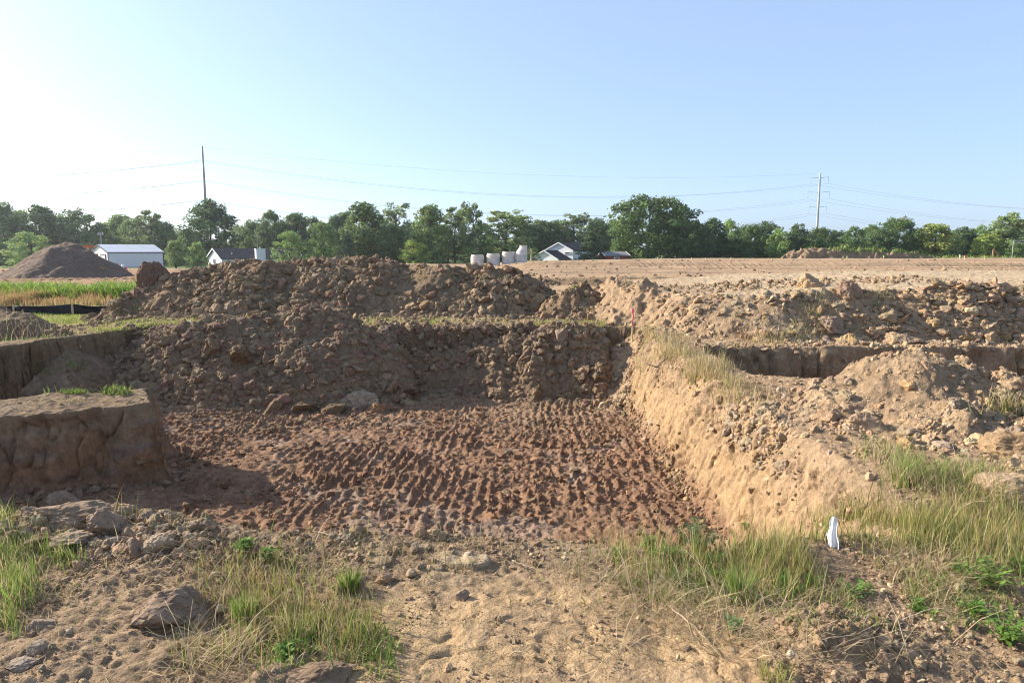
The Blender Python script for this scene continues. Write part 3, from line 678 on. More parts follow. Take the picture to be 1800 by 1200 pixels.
boulder(270, 502, 62, "upright brown slab of clay at the left end of the long ridge", (0.18, 0.122, 0.088), 1.15, 9, y=17.0, name="clay_slab", cat="clay slab", facets=7, sink=0.25)
boulder(655, 462, 22, "reddish brown clod standing highest on the long ridge crest", (0.26, 0.15, 0.095), 0.9, 10, y=17.1)
boulder(745, 540, 24, "tan wedge shaped clod low on the long ridge", (0.36, 0.24, 0.14), 0.95, 11)
boulder(770, 552, 28, "dark squarish clod right of the tan wedge at the ridge foot", BROWN * 0.9, 0.9, 12)
boulder(955, 548, 24, "round orange brown clod on the grass at the right end of the ridge", (0.32, 0.21, 0.12), 0.9, 13)
boulder(985, 553, 22, "pale clod on the grass in front of the small peaked heap", (0.36, 0.28, 0.19), 0.75, 14)
boulder(1040, 556, 22, "brown clod between the small peaked heap and the tan platform", (0.28, 0.19, 0.12), 0.85, 15)
boulder(1420, 548, 56, "broad flat faced tan block set in the platform slope", (0.38, 0.27, 0.17), 0.75, 16, facets=6)
boulder(1488, 575, 40, "warm brown block at the foot of the platform slope", (0.30, 0.205, 0.14), 0.9, 17, facets=6)
boulder(1462, 587, 46, "wide grey brown slab leaning at the platform foot", (0.29, 0.22, 0.165), 0.7, 18, facets=7)
boulder(1347, 590, 22, "small round tan clod under the left part of the platform", TAN, 0.9, 19)
boulder(1427, 598, 24, "low yellowish wedge on the track edge below the platform", (0.42, 0.30, 0.18), 0.5, 20)
boulder(1490, 525, 40, "large smooth faced tan block high in the platform slope", (0.34, 0.245, 0.16), 0.85, 21, facets=6)
boulder(1587, 540, 52, "layered tan slab in the middle of the platform slope", (0.36, 0.26, 0.17), 0.6, 22, facets=7)
boulder(1520, 750, 66, "angular tan slab lying on the front of the loose tan heap", (0.36, 0.255, 0.165), 0.55, 23, name="clay_slab", cat="clay slab", facets=7, rot=0.5)
boulder(1455, 738, 46, "flat tan slab half buried left of the angular slab", (0.33, 0.23, 0.15), 0.5, 24, name="clay_slab", cat="clay slab")
boulder(1500, 698, 56, "big brown block near the top of the loose tan heap", (0.30, 0.205, 0.135), 0.7, 25)
boulder(1712, 690, 40, "smooth grey lump on the right shoulder of the loose tan heap", (0.29, 0.235, 0.19), 0.7, 26)
boulder(1800, 800, 84, "large cracked ochre slab at the right edge of the loose heap", (0.29, 0.205, 0.125), 0.7, 27, name="clay_slab", cat="clay slab", facets=6)
boulder(1790, 832, 50, "small pale block under the cracked ochre slab", (0.40, 0.29, 0.18), 0.7, 28)
boulder(1770, 868, 78, "low crumbly tan clod in the straw under the ochre slab", (0.36, 0.27, 0.18), 0.55, 29)
# foreground
boulder(122, 914, 88, "large flat layered rock on top of the rubble by the pit lip", (0.285, 0.21, 0.15), 0.42, 30, rot=0.25, tilt=0.08, name="flat_rock", cat="rock", facets=8, sink=0.75)
boulder(182, 930, 54, "rounded tan rock right of the large layered rock", (0.28, 0.205, 0.148), 0.7, 31, name="flat_rock", cat="rock", sink=0.45)
boulder(132, 948, 66, "smooth pale slab under the large layered rock", (0.31, 0.235, 0.17), 0.4, 32, rot=0.3, name="flat_rock", cat="rock")
boulder(112, 893, 50, "small weathered rock behind the large layered rock", (0.29, 0.22, 0.16), 0.6, 33, name="flat_rock", cat="rock", sink=0.8)
boulder(68, 912, 56, "dull brown rock left of the large layered rock", (0.28, 0.205, 0.15), 0.7, 34, name="flat_rock", cat="rock")
boulder(240, 966, 36, "dark angular clod in the rubble right of the layered rocks", (0.26, 0.19, 0.14), 0.85, 35)
boulder(280, 962, 52, "pale flat topped clod at the right end of the lip rubble", (0.34, 0.26, 0.18), 0.6, 36)
boulder(200, 955, 28, "grey clod touching the smooth pale slab", (0.29, 0.24, 0.195), 0.8, 37)
boulder(300, 1076, 112, "large pitted brown rock lying beside the left grass tuft", (0.25, 0.182, 0.132), 0.55, 38, rot=0.15, tilt=0.06, name="pitted_rock", cat="rock", stretch=1.1, sink=0.5, facets=12)
boulder(345, 1100, 34, "small tan stone tucked against the pitted rock", (0.34, 0.25, 0.17), 0.8, 39)
boulder(70, 1102, 42, "pointed grey brown stone alone on the bare soil at left", (0.34, 0.265, 0.20), 0.8, 40, name="loose_stone", cat="stone")
boulder(40, 1165, 52, "flat grey stone close to the lower left corner", (0.31, 0.25, 0.20), 0.4, 41, name="loose_stone", cat="stone")
boulder(68, 1140, 34, "small upright grey stone above the flat corner stone", (0.29, 0.235, 0.185), 0.6, 42, name="loose_stone", cat="stone")
boulder(812, 1048, 26, "lone pale stone standing at the head of the bare path", (0.36, 0.275, 0.20), 1.1, 43, name="loose_stone", cat="stone")
boulder(722, 1010, 26, "buff stone on the left side of the cracked path edge", (0.40, 0.30, 0.205), 0.7, 44, name="loose_stone", cat="stone")
boulder(560, 1190, 120, "crumbly brown lump of soil at the bottom edge below the grass", (0.24, 0.17, 0.115), 0.4, 45, name="earth_lump", cat="lump")
boulder(440, 1072, 34, "tan clod caught among the left grass stems", (0.34, 0.23, 0.145), 0.8, 46)

# ---------- crumbs too many to count
r_ = np.random.default_rng(77)
def crumb_field(name, n, xr, yr, wfun, lo, hi, pal, label, seed, p=2.6):
    x = r_.uniform(xr[0], xr[1], n * 3); y = r_.uniform(yr[0], yr[1], n * 3)
    ok = r_.uniform(0, 1, len(x)) < wfun(x, y); x, y = x[ok][:n], y[ok][:n]
    r = sizes(len(x), r_, lo, hi, p)
    o = clods(name, x, y, surf_z(x, y), r, clod_cols(len(x), r_, pal), None, seed, 0.1); o['label'] = label
def w_near(x, y):
    path = S(0.95 - np.abs(x - 0.15 - 0.12 * (y - 2.5)), -0.15, 0.25) * (1 - S(y, 3.25, 3.75))
    lip = np.exp(-((y - 3.72 - 0.15 * S(-x, 1.2, 2.5)) / 0.28) ** 2) * (1 - 0.85 * S(x, 1.0, 1.6)) * (0.06 + 0.94 * S(-x, 1.2, 2.0))
    return np.clip(0.22 + 0.45 * S(fbm2(x, y, 0.6, 3, 43), -0.1, 0.4) + 0.9 * lip - 0.16 * path, 0.05, 1) * (1 - 0.75 * path) * (np.abs(x) < 0.85 * y + 0.4) * (2.2 / np.maximum(y, 2.2))
crumb_field("soil_crumbs", 70000, (-4.2, 4.2), (1.9, 4.5), w_near, 0.0024, 0.026, [(4, TAN * 0.95), (3, GREY), (3, BROWN * 1.2), (1, PALE)], "crumbs of soil scattered over the bare ground", 501)
crumb_field("soil_rubble", 1500, (-4.4, -0.4), (3.3, 4.3), lambda x, y: np.exp(-((y - 3.72 - 0.18 * S(-x, 1.2, 2.5)) / 0.22) ** 2) * (1 - 0.93 * S(x, -2.4, -1.4)), 0.018, 0.06, [(4, GREY), (3, BROWN * 1.3), (2, TAN)], "rubble along the left pit lip", 503, 2.2)
crumb_field("pit_crumbs", 7000, (-7.5, 2.0), (5.0, 12.4), lambda x, y: S(fbm2(x, y, 0.8, 3, 24), -0.4, 0.4) * (walls(x, y)[0] < 0.05), 0.012, 0.065, [(4, RED * 0.95), (3, BROWN), (2, np.array([0.29, 0.16, 0.09]))], "crumbled wet clay over the pit floor", 505)
crumb_field("bank_crumbs", 3500, (2.2, 6.5), (4.2, 10.4), lambda x, y: 0.3 + 0.5 * S(fbm2(x, y, 0.7, 3, 91), -0.2, 0.4), 0.008, 0.05, [(4, TAN), (3, BROWN * 1.3), (2, PALE * 0.9)], "crumbs of soil along the top of the tan bank", 507)
crumb_field("bank_foot_crumbs", 1800, (1.80, 2.12), (4.4, 12.6), lambda x, y: np.exp(-((x - 1.93) / 0.07) ** 2), 0.008, 0.055, [(4, TAN * 0.85), (2, OCHRE * 0.8), (3, BROWN)], "crumbled clay along the foot of the tan bank", 523, 2.3)
crumb_field("strip_crumbs", 2600, (-9.0, 9.0), (13.3, 15.6), lambda x, y: 0.35 + 0.0 * x, 0.02, 0.09, [(4, BROWN * 1.1), (3, TAN * 0.8)], "small clods strewn over the grass strip behind the pit", 509)
crumb_field("wall_clods", 700, (-2.6, 0.4), (12.85, 13.7), lambda x, y: 0.3 + 0.7 * np.exp(-((y - 13.3) / 0.15) ** 2), 0.03, 0.12, PAL_DARK, "clods along the top and foot of the back wall", 515)
crumb_field("trench_clods", 900, (2.9, 9.0), (9.6, 11.0), lambda x, y: 0.25 + 0.75 * np.exp(-((y - 10.62) / 0.12) ** 2), 0.015, 0.08, PAL_TAN, "clods along the trench edge and bottom", 517)
crumb_field("berm_clods", 2200, (-4, 34), (27.4, 30.2), lambda x, y: np.exp(-((y - 28.8 - 1.2 * noise2(x / 6, x * 0, 101)) / 0.6) ** 2) * S(x, -4, 2), 0.03, 0.16, PAL_HEAP, "clods along the low bank across the field", 519)
crumb_field("path_crumbs", 1500, (-0.7, 1.2), (1.95, 3.4), lambda x, y: S(fbm2(x, y, 0.22, 3, 66), 0.05, 0.35) * (2.2 / np.maximum(y, 2.2)), 0.003, 0.018, [(4, BROWN * 1.15), (3, TAN * 0.8), (2, GREY)], "dark crumbs in patches on the bare path", 525, 2.4)
crumb_field("block_foot_clods", 700, (-7.0, -3.7), (6.2, 8.0), lambda x, y: (walls(x, y)[0] < 0.3) * np.exp(-np.abs(y - (7.05 + (x + 5.9) * 0.42)) / 0.25), 0.012, 0.07, PAL_DARK, "clods fallen at the foot of the earth block", 527, 2.3)
crumb_field("hump_crumbs", 900, (0.9, 2.0), (2.35, 3.15), lambda x, y: np.exp(-((x - 1.42) / 0.28) ** 2 - ((y - 2.74) / 0.24) ** 2), 0.006, 0.04, [(4, BROWN * 1.2), (3, TAN * 0.85), (2, GREY)], "crumbs over the soil hump at the lower right", 521, 2.3)
crumb_field("field_clods", 5200, (-40, 40), (20, 60), lambda x, y: np.clip(0.25 + 1.2 * np.exp(-((y - 28.8 - 1.2 * noise2(x / 6, x * 0, 101)) / 1.0) ** 2) * S(x, -4, 2), 0, 1) * (np.abs(x) < 0.8 * y), 0.03, 0.17, [(4, TAN * 0.9), (3, BROWN * 1.1)], "clods strewn over the graded field", 511)
# ------------------------------------------------------------------ grass and weeds
def px_ground(px, py):
    a, b = (px - 900) / FPX, (600 - py) / FPX
    d = np.stack([a, math.cos(PITCH) + b * math.sin(PITCH), -math.sin(PITCH) + b * math.cos(PITCH)], 1); z = np.zeros(len(px))
    for _ in range(10):
        t = np.clip((z - CAM_H) / np.minimum(d[:, 2], -1e-3), 0, 400); x, y = d[:, 0] * t, d[:, 1] * t
        z = 0.5 * z + 0.5 * surf_z(x, y)
    return x, y, surf_z(x, y)

G_GREEN, G_LIME, G_YEL, G_STRAW, G_RED, G_BLUE = map(np.array, ([0.11, 0.185, 0.04], [0.215, 0.325, 0.06], [0.34, 0.315, 0.10], [0.46, 0.36, 0.215], [0.29, 0.165, 0.085], [0.10, 0.17, 0.075]))

def blade_mesh(x, y, z, h, w, lean, az, c0, c1, r_, curl=1.0):
    n = len(x); t = np.array([0, 0.4, 0.75, 1.0]); dirx, diry = np.cos(az), np.sin(az)
    fa = r_.uniform(0, 2 * np.pi, n); fx, fy = np.cos(fa), np.sin(fa)
    V = np.empty((n, 7, 3), np.float32); C = np.empty((n, 7, 3), np.float32)
    k = 0
    for i, tt in enumerate(t):
        off = lean * h * tt ** (1 + curl); up = h * tt * np.sqrt(np.maximum(1 - (lean * tt) ** 2 * 0.6, 0.05))
        px_, py_, pz_ = x + dirx * off, y + diry * off, z + up - 0.01
        cc = c0 * (1 - tt) + c1 * tt
        ww = w * (1.0, 0.9, 0.55, 0)[i]
        if i < 3:
            V[:, k] = np.stack([px_ - fx * ww, py_ - fy * ww, pz_], 1); V[:, k + 1] = np.stack([px_ + fx * ww, py_ + fy * ww, pz_], 1)
            C[:, k] = cc; C[:, k + 1] = cc; k += 2
        else: V[:, k] = np.stack([px_, py_, pz_], 1); C[:, k] = cc
    f = np.array([[0, 1, 3], [0, 3, 2], [2, 3, 5], [2, 5, 4], [4, 5, 6]])
    F = (f[None] + (np.arange(n) * 7)[:, None, None]).reshape(-1, 3)
    return V.reshape(-1, 3), F, C.reshape(-1, 3)

def pick(pal, n, r_, jit=0.18):
    p = np.array([w for w, _, _ in pal], float); i = r_.choice(len(pal), n, p=p / p.sum())
    a = np.array([q for _, q, _ in pal])[i]; b = np.array([q for _, _, q in pal])[i]; k = 1 + r_.normal(0, jit, (n, 1))
    return np.clip(a * k, 0.01, 0.9), np.clip(b * k, 0.01, 0.9)

P_TALL = [(3, G_GREEN, G_YEL), (4, G_LIME * 0.9, G_YEL), (3, G_YEL, G_RED * 1.2), (2, G_YEL * 1.1, G_STRAW), (1.5, G_STRAW, G_STRAW)]
P_GREEN = [(5, G_GREEN * 0.9, G_LIME * 0.85), (3, G_LIME * 0.85, G_LIME), (2, G_YEL * 0.9, G_STRAW)]
P_DRY = [(4, G_STRAW * 0.9, G_STRAW), (3, G_YEL, G_STRAW), (1.5, G_RED, G_STRAW), (1, G_GREEN, G_YEL)]
P_SHORT = [(4, G_LIME, G_YEL), (3, G_YEL, G_YEL * 1.2), (2, G_STRAW, G_STRAW), (2, G_GREEN, G_LIME)]
P_TAN = [(4, G_YEL, G_RED * 1.3), (4, G_STRAW * 0.9, G_RED * 1.4), (1, G_LIME, G_YEL)]

def grass(name, label, blobs, pal, hr, w, lean=(0.1, 0.5), seed=1, clump=0.5, curl=1.0, px_w=0.5):
    """blobs: (px, py, rx, ry, n): an oval of the photograph's ground that the grass covers"""
    r_ = np.random.default_rng(seed); xs, ys = [], []
    for (cx, cy, rx, ry, n) in blobs:
        a = r_.uniform(0, 2 * np.pi, n * 2); q = np.where(r_.uniform(0, 1, n * 2) < 0.55, np.sqrt(r_.uniform(0, 1, n * 2)) * 0.95, np.abs(r_.normal(0, 0.75, n * 2)))
        px, py = cx + rx * q * np.cos(a), cy + ry * q * np.sin(a)
        px, py = px[py > 468], py[py > 468]
        x, y, z = px_ground(px, py)
        dist = np.sqrt(x ** 2 + y ** 2); sc = np.maximum(0.05 * dist, 0.12)
        cl = noise3(x / sc, y / sc, x * 0, seed + 5); keep = (cl > r_.uniform(-1, 1, len(x)) - (1 - clump)) 
        x, y = x[keep][:n], y[keep][:n]; xs.append(x); ys.append(y)
    x, y = np.concatenate(xs), np.concatenate(ys); z = surf_z(x, y); n = len(x)
    ok = (z > -0.35) & ~((np.abs(x - 1.80) < 0.14) & (y > 2.9) & (y < 3.76))
    x, y, z = x[ok], y[ok], z[ok]; n = len(x)
    dist = np.sqrt(x ** 2 + y ** 2)
    h = r_.uniform(hr[0], hr[1], n) * (0.6 + 0.5 * r_.uniform(0, 1, n)) * (0.75 + 0.5 * S(noise3(x / 0.35, y / 0.35, x * 0, seed + 9), -0.6, 0.6))
    ww = np.maximum(w * r_.uniform(0.6, 1.4, n), dist * px_w * 0.5 / 1200)
    c0, c1 = pick(pal, n, r_)
    V, F, C = blade_mesh(x, y, z, h, ww, r_.uniform(lean[0], lean[1], n), r_.uniform(0, 2 * np.pi, n), c0, c1, r_, curl)
    o = mesh_obj(name, V, F, M_GRASS, C); tag(o, label, None, None, "stuff"); return o

grass("tall_grass", "tall seeding grass on the near right bank", [(1230, 985, 170, 55, 883), (1360, 1010, 130, 60, 615), (1430, 960, 90, 40, 347), (1600, 940, 200, 30, 1124), (1745, 955, 100, 60, 803), (1530, 905, 110, 22, 240), (1740, 885, 90, 40, 240)], P_TALL, (0.09, 0.25), 0.0019, seed=11, clump=0.3)
grass("tall_grass", "yellow green grass in clumps on the near left ground", [(440, 1030, 110, 60, 494), (560, 1070, 110, 55, 520), (500, 1110, 120, 40, 286), (610, 1130, 60, 45, 182), (420, 985, 120, 30, 156), (380, 1150, 90, 30, 130)], P_TALL, (0.04, 0.17), 0.0019, seed=12, clump=0.05)
grass("golden_grass", "dry golden green grass thick along the right side", [(1640, 940, 200, 32, 975), (1745, 955, 90, 60, 975), (1700, 900, 120, 30, 585), (1500, 915, 120, 20, 325), (1400, 990, 120, 50, 455), (1560, 1050, 120, 30, 292)], [(2, G_YEL * 0.85, G_STRAW), (4, G_LIME * 0.75, G_YEL), (2, G_GREEN, G_LIME), (2, G_YEL, G_RED * 1.3), (2, G_STRAW * 0.8, G_STRAW)], (0.06, 0.17), 0.0018, seed=29, clump=0.25)
grass("dead_grass", "dry bent grass thinly covering the left and right ground", [(480, 1080, 230, 110, 900), (1300, 1030, 330, 100, 1100), (1650, 1010, 190, 90, 700), (120, 1050, 140, 110, 500), (700, 970, 260, 40, 350)], P_DRY, (0.03, 0.13), 0.0015, (0.5, 1.2), seed=27, clump=0.4)
grass("root_fringe", "dry roots and straw hanging along the block's top edge", [(140, 706, 150, 5, 260)], [(2, G_STRAW * 0.7, G_STRAW * 0.9), (1, G_YEL * 0.7, G_STRAW)], (0.02, 0.09), 0.0025, (0.6, 1.3), seed=28, clump=0.9)
grass("tall_grass", "green grass at the left picture edge by the flat rocks", [(25, 985, 60, 45, 630), (30, 1040, 45, 40, 378), (95, 965, 50, 20, 210), (10, 920, 30, 25, 147), (20, 1100, 25, 30, 109), (120, 985, 35, 15, 147)], P_GREEN + [(3, G_YEL, G_STRAW)], (0.07, 0.17), 0.0019, seed=13, clump=0.4)
grass("low_grass", "low green growth between the taller stems", [(1260, 1020, 190, 55, 1700), (1480, 1080, 130, 35, 700), (540, 1120, 140, 60, 1200), (1700, 1060, 130, 45, 700), (1640, 1020, 60, 25, 250), (660, 1150, 40, 50, 350)], P_GREEN, (0.03, 0.09), 0.0026, (0.3, 0.9), seed=14, clump=0.3)
grass("dry_straw", "bleached straw flattened on the ground", [(1090, 1010, 110, 35, 216), (1150, 1070, 120, 35, 189), (1290, 1080, 160, 30, 171), (1560, 1060, 160, 35, 270), (1720, 880, 110, 35, 405), (1650, 1000, 150, 30, 225), (360, 1160, 70, 40, 148), (430, 1010, 190, 60, 171), (1500, 1150, 220, 40, 171), (1000, 1130, 260, 60, 99), (1280, 1130, 90, 35, 99)], [(4, G_STRAW, G_STRAW * 1.1), (2, G_STRAW * 0.7, G_STRAW * 0.9), (1, G_YEL * 0.8, G_STRAW)], (0.10, 0.30), 0.0016, (1.05, 1.3), seed=15, clump=0.7, curl=0.15)
grass("sparse_stems", "single thin stems standing along the pit lip", [(650, 930, 380, 14, 130), (250, 915, 200, 20, 60), (1150, 905, 60, 18, 260), (1050, 930, 80, 15, 70), (750, 1000, 500, 80, 110)], P_TALL, (0.06, 0.22), 0.0016, (0.1, 0.6), seed=16, clump=0.9)
grass("bank_grass", "pale dry grass along the top of the tan bank", [(1245, 650, 55, 22, 1500), (1190, 622, 45, 14, 500), (1320, 672, 60, 18, 650), (1130, 592, 55, 14, 800), (1300, 700, 70, 20, 260), (1180, 600, 40, 10, 260)], P_DRY, (0.08, 0.20), 0.003, seed=17, clump=0.45, px_w=0.8)
grass("bank_grass", "green tuft and straw at the foot of the loose tan heap", [(1590, 838, 28, 22, 420), (1650, 845, 75, 24, 800), (1740, 850, 60, 25, 500), (1560, 800, 60, 22, 260)], P_GREEN + [(5, G_STRAW, G_STRAW), (3, G_YEL, G_STRAW)], (0.09, 0.20), 0.0022, (0.2, 0.9), seed=18, clump=0.5)
grass("trench_grass", "spiky grass along the trench edge", [(1415, 655, 26, 8, 100), (1545, 645, 24, 8, 70), (1370, 665, 40, 8, 90), (1770, 722, 40, 14, 220), (1280, 628, 40, 8, 130)], P_DRY + [(4, G_GREEN, G_YEL)], (0.12, 0.32), 0.004, (0.2, 0.7), seed=19, clump=0.8)
grass("ledge_grass", "bright low weeds along the top of the standing earth block", [(85, 684, 42, 5, 420), (135, 688, 30, 4, 300), (205, 690, 30, 5, 300), (60, 680, 60, 7, 160)], P_GREEN, (0.05, 0.12), 0.005, (0.2, 0.7), seed=20, clump=0.7)
grass("dry_stalks", "dead stalks along the ledge in front of the left wall", [(100, 672, 110, 10, 110)], [(1, G_STRAW * 0.8, G_STRAW)], (0.15, 0.4), 0.003, (0.2, 0.7), seed=21, clump=0.9)
grass("strip_grass", "thin yellow grass on the strip behind the pit", [(420, 567, 210, 9, 2000), (760, 567, 200, 9, 2200), (1040, 570, 110, 9, 1700), (330, 575, 100, 10, 800), (200, 580, 110, 14, 1500), (1120, 580, 40, 10, 500)], P_SHORT, (0.04, 0.09), 0.005, (0.2, 0.8), seed=22, clump=0.55, px_w=0.9)
grass("meadow_grass", "short bright grass in front of the silt fence", [(150, 558, 120, 12, 6500), (70, 565, 60, 14, 2200), (230, 575, 60, 10, 900)], [(5, G_LIME, G_LIME * 1.25), (3, G_YEL, G_YEL * 1.2), (1, G_STRAW, G_STRAW)], (0.03, 0.075), 0.006, (0.2, 0.7), seed=23, clump=0.8, px_w=0.9)
grass("seed_grass", "tan seeding grass behind the silt fence", [(110, 530, 150, 9, 5200), (20, 530, 60, 9, 1500)], P_TAN, (0.18, 0.34), 0.008, (0.1, 0.5), seed=24, clump=0.9, px_w=0.9)
grass("tall_weeds", "lush bright green weeds below the gravel heap", [(60, 518, 90, 7, 2600), (190, 520, 70, 8, 3000), (130, 522, 120, 8, 1800), (235, 525, 25, 10, 900)], [(5, G_GREEN * 1.3, G_LIME * 0.95), (4, G_LIME * 0.9, G_LIME * 1.05), (1, G_YEL, G_YEL)], (0.24, 0.50), 0.02, (0.2, 0.9), seed=25, clump=0.6, px_w=1.6)
grass("berm_weeds", "weeds on the far spoil bank", [], P_GREEN, (0.3, 0.7), 0.05, seed=26) if False else None
def far_weeds():
    r_ = np.random.default_rng(31); x = r_.uniform(42, 57, 3200); y = r_.uniform(92, 95.5, 3200); z = surf_z(x, y); ok = z > 1.4 + 0.2 * r_.normal(size=len(x)); x, y, z = x[ok], y[ok], z[ok]; n = len(x)
    c0, c1 = pick(P_GREEN, n, r_); V, F, C = blade_mesh(x, y, z, r_.uniform(0.12, 0.4, n), np.full(n, 0.06), r_.uniform(0.2, 0.8, n), r_.uniform(0, 6.28, n), c0, c1, r_)
    tag(mesh_obj("bank_weeds", V, F, M_GRASS, C), "green weeds on the distant spoil bank", None, None, "stuff")
    x = r_.uniform(-4.2, -2.2, 700); y = r_.uniform(29.5, 31, 700); z = surf_z(x, y) + 0.55 * (1 - ((x + 3.2) / 1.0) ** 2); n = 700
    x = np.concatenate([x, r_.uniform(60, 92, 500)]); y = np.concatenate([y, r_.uniform(97, 101, 500)]); z = np.concatenate([z * 0 + surf_z(x[:700], y[:700]), surf_z(x[700:], y[700:])]); n = len(x)
    c0, c1 = pick(P_GREEN, n, r_); V, F, C = blade_mesh(x, y, z, r_.uniform(0.2, 0.6, n), np.full(n, 0.05), r_.uniform(0.2, 0.8, n), r_.uniform(0, 6.28, n), c0, c1, r_)
    tag(mesh_obj("bank_weeds", V, F, M_GRASS, C), "green weeds along the field's far edge", None, None, "stuff")
far_weeds()

def litter():
    """short broken bits of straw and root lying all over the near ground"""
    r_ = np.random.default_rng(61); n = 5200; x = r_.uniform(-3.6, 3.6, n * 2); y = r_.uniform(1.9, 4.3, n * 2); path = (np.abs(x - 0.15) < 0.8) & (y < 3.2)
    ok = (r_.uniform(0, 1, n * 2) < np.where(path, 0.18, 0.8) * S(fbm2(x, y, 0.5, 3, 62), -0.5, 0.3)); x, y = x[ok][:n], y[ok][:n]; z = surf_z(x, y); n = len(x)
    ok = z > -0.12; x, y, z = x[ok], y[ok], z[ok]; n = len(x)
    L_ = sizes(n, r_, 0.012, 0.10, 1.8); a = r_.uniform(0, 6.28, n); w = r_.uniform(0.0007, 0.0016, n); k = r_.uniform(-0.5, 0.5, n); V = np.empty((n, 6, 3)); t = r_.normal(0, 0.12, n)
    for i, s_ in enumerate((-0.5, 0.0, 0.5)):
        aa = a + k * s_ * 2; cx, cy = x + np.cos(aa) * L_ * s_, y + np.sin(aa) * L_ * s_; zz = z + 0.006 + 0.004 * r_.uniform(0, 1, n) + t * L_ * s_
        V[:, 2 * i] = np.stack([cx - np.sin(aa) * w, cy + np.cos(aa) * w, zz], 1); V[:, 2 * i + 1] = np.stack([cx + np.sin(aa) * w, cy - np.cos(aa) * w, zz + 0.0006], 1)
    f = np.array([[0, 1, 3, 2], [2, 3, 5, 4]]); F = (f[None] + (np.arange(n) * 6)[:, None, None]).reshape(-1, 4)
    c0, _ = pick([(4, G_STRAW * 0.95, G_STRAW), (2, G_STRAW * 0.55, G_STRAW), (2, np.array([0.16, 0.10, 0.065]), G_STRAW), (1, G_RED, G_RED)], n, r_)
    tag(mesh_obj("straw_litter", V.reshape(-1, 3), F, M_GRASS, np.repeat(c0, 6, 0)), "bits of straw and root lying over the near ground", None, None, "stuff")
litter()

def weed(px, py, h, wd, label, col, kind="round", n=16, seed=1, name="weed_plant", cat="weed", lp=None):
    """one leafy plant: stems from its root, leaves along each"""
    r_ = np.random.default_rng(900 + seed); x, y, z = [float(v[0]) for v in px_ground(np.array([px], float), np.array([py], float))]
    root = empty(name, (x, y, z)); st = MB(); LV, LF, LC = [], [], []; k = 0
    for i in range(n):
        a = r_.uniform(0, 6.28); sp = r_.uniform(0.1, 1.0) * wd; hh = h * r_.uniform(0.6, 1.0) * (1 - 0.35 * sp / wd)
        P = np.array([[0.1 * sp * math.cos(a), 0.1 * sp * math.sin(a), -0.01], [0.45 * sp * math.cos(a), 0.45 * sp * math.sin(a), hh * 0.55], [sp * math.cos(a), sp * math.sin(a), hh]])
        st.tube(P, [0.0022, 0.0016, 0.0008], 4)
        m = lp or (14 if kind == "fern" else 13)
        for j in range(m):
            t = 0.2 + 0.8 * (j + r_.uniform(0, 1)) / m; p = P[1] + (P[2] - P[1]) * (2 * t - 1) if t > 0.5 else P[0] + (P[1] - P[0]) * 2 * t
            la = a + r_.uniform(-2.2, 2.2); el = r_.uniform(-0.3, 0.9); L = (0.028 if kind == "fern" else 0.032) * r_.uniform(0.6, 1.3); W = L * (0.10 if kind == "fern" else 0.26)
            d = np.array([math.cos(la) * math.cos(el), math.sin(la) * math.cos(el), math.sin(el)]); s_ = np.cross(d, [0, 0, 1.0]); s_ /= np.linalg.norm(s_) + 1e-6
            LV += [p, p + d * L * 0.45 + s_ * W, p + d * L - np.array([0, 0, L * 0.2]), p + d * L * 0.45 - s_ * W]; LF.append([k, k + 1, k + 2, k + 3]); k += 4
            c = np.clip(col * (1 + r_.normal(0, 0.15)), 0.01, 0.9); LC += [c] * 4
    st.build("stem", M_STEM, root); mesh_obj("foliage", np.array(LV), np.array(LF), M_GRASS, np.array(LC), parent=root)
    return tag(root, label, cat)
M_STEM = flat_mat("weed_stem", (0.13, 0.17, 0.05), 0.7)
weed(1225, 968, 0.26, 0.13, "feathery blue green weed rising above the grass beside the pit corner", np.array([0.085, 0.165, 0.075]), "fern", 26, 1, lp=26)
weed(1140, 965, 0.10, 0.07, "small bright lime weed left of the feathery one", np.array([0.16, 0.27, 0.05]), "fern", 14, 2, lp=18)
weed(1170, 990, 0.13, 0.11, "spreading lime green weed in front of the feathery one", np.array([0.15, 0.245, 0.05]), "round", 14, 3)
weed(1382, 1050, 0.16, 0.09, "bright ferny weed among tall grass left of the white bag", np.array([0.15, 0.28, 0.05]), "fern", 18, 4, lp=20)
weed(1310, 930, 0.09, 0.06, "small green weed under the tan bank by the pit corner", np.array([0.15, 0.25, 0.06]), "fern", 10, 5)
weed(1660, 945, 0.14, 0.08, "pale round leaved weed standing in the tall grass right of the white bag", np.array([0.22, 0.32, 0.13]), "round", 9, 6)
weed(1735, 1030, 0.16, 0.16, "bushy bright weed at the right edge above the bare track", np.array([0.145, 0.24, 0.045]), "round", 22, 7)
weed(1765, 1125, 0.17, 0.14, "broad leaved weed near the lower right corner", np.array([0.135, 0.23, 0.045]), "round", 20, 8)
weed(1500, 1045, 0.07, 0.12, "low flat weed right of the soil hump", np.array([0.14, 0.24, 0.05]), "round", 14, 9)
for i, (px, py, h, wd) in enumerate(((1085, 985, 0.09, 0.07), (1255, 1000, 0.12, 0.08), (1330, 985, 0.13, 0.07), (1195, 1030, 0.10, 0.08), (1430, 1035, 0.11, 0.07), (1290, 1045, 0.12, 0.08), (1690, 1010, 0.12, 0.08), (1790, 1010, 0.14, 0.10), (1620, 1075, 0.07, 0.08), (1710, 1075, 0.08, 0.07))):
    o = weed(px, py, h, wd, "small feathery green weed mixed into the right bank grass", np.array([0.13, 0.24, 0.05]) * (0.9 + 0.03 * i), "fern", 13, 60 + i, lp=18); o['group'] = "feathery weeds in the right bank grass"
weed(428, 968, 0.08, 0.07, "bright green weed topmost in the left grass", np.array([0.16, 0.275, 0.05]), "round", 16, 10)
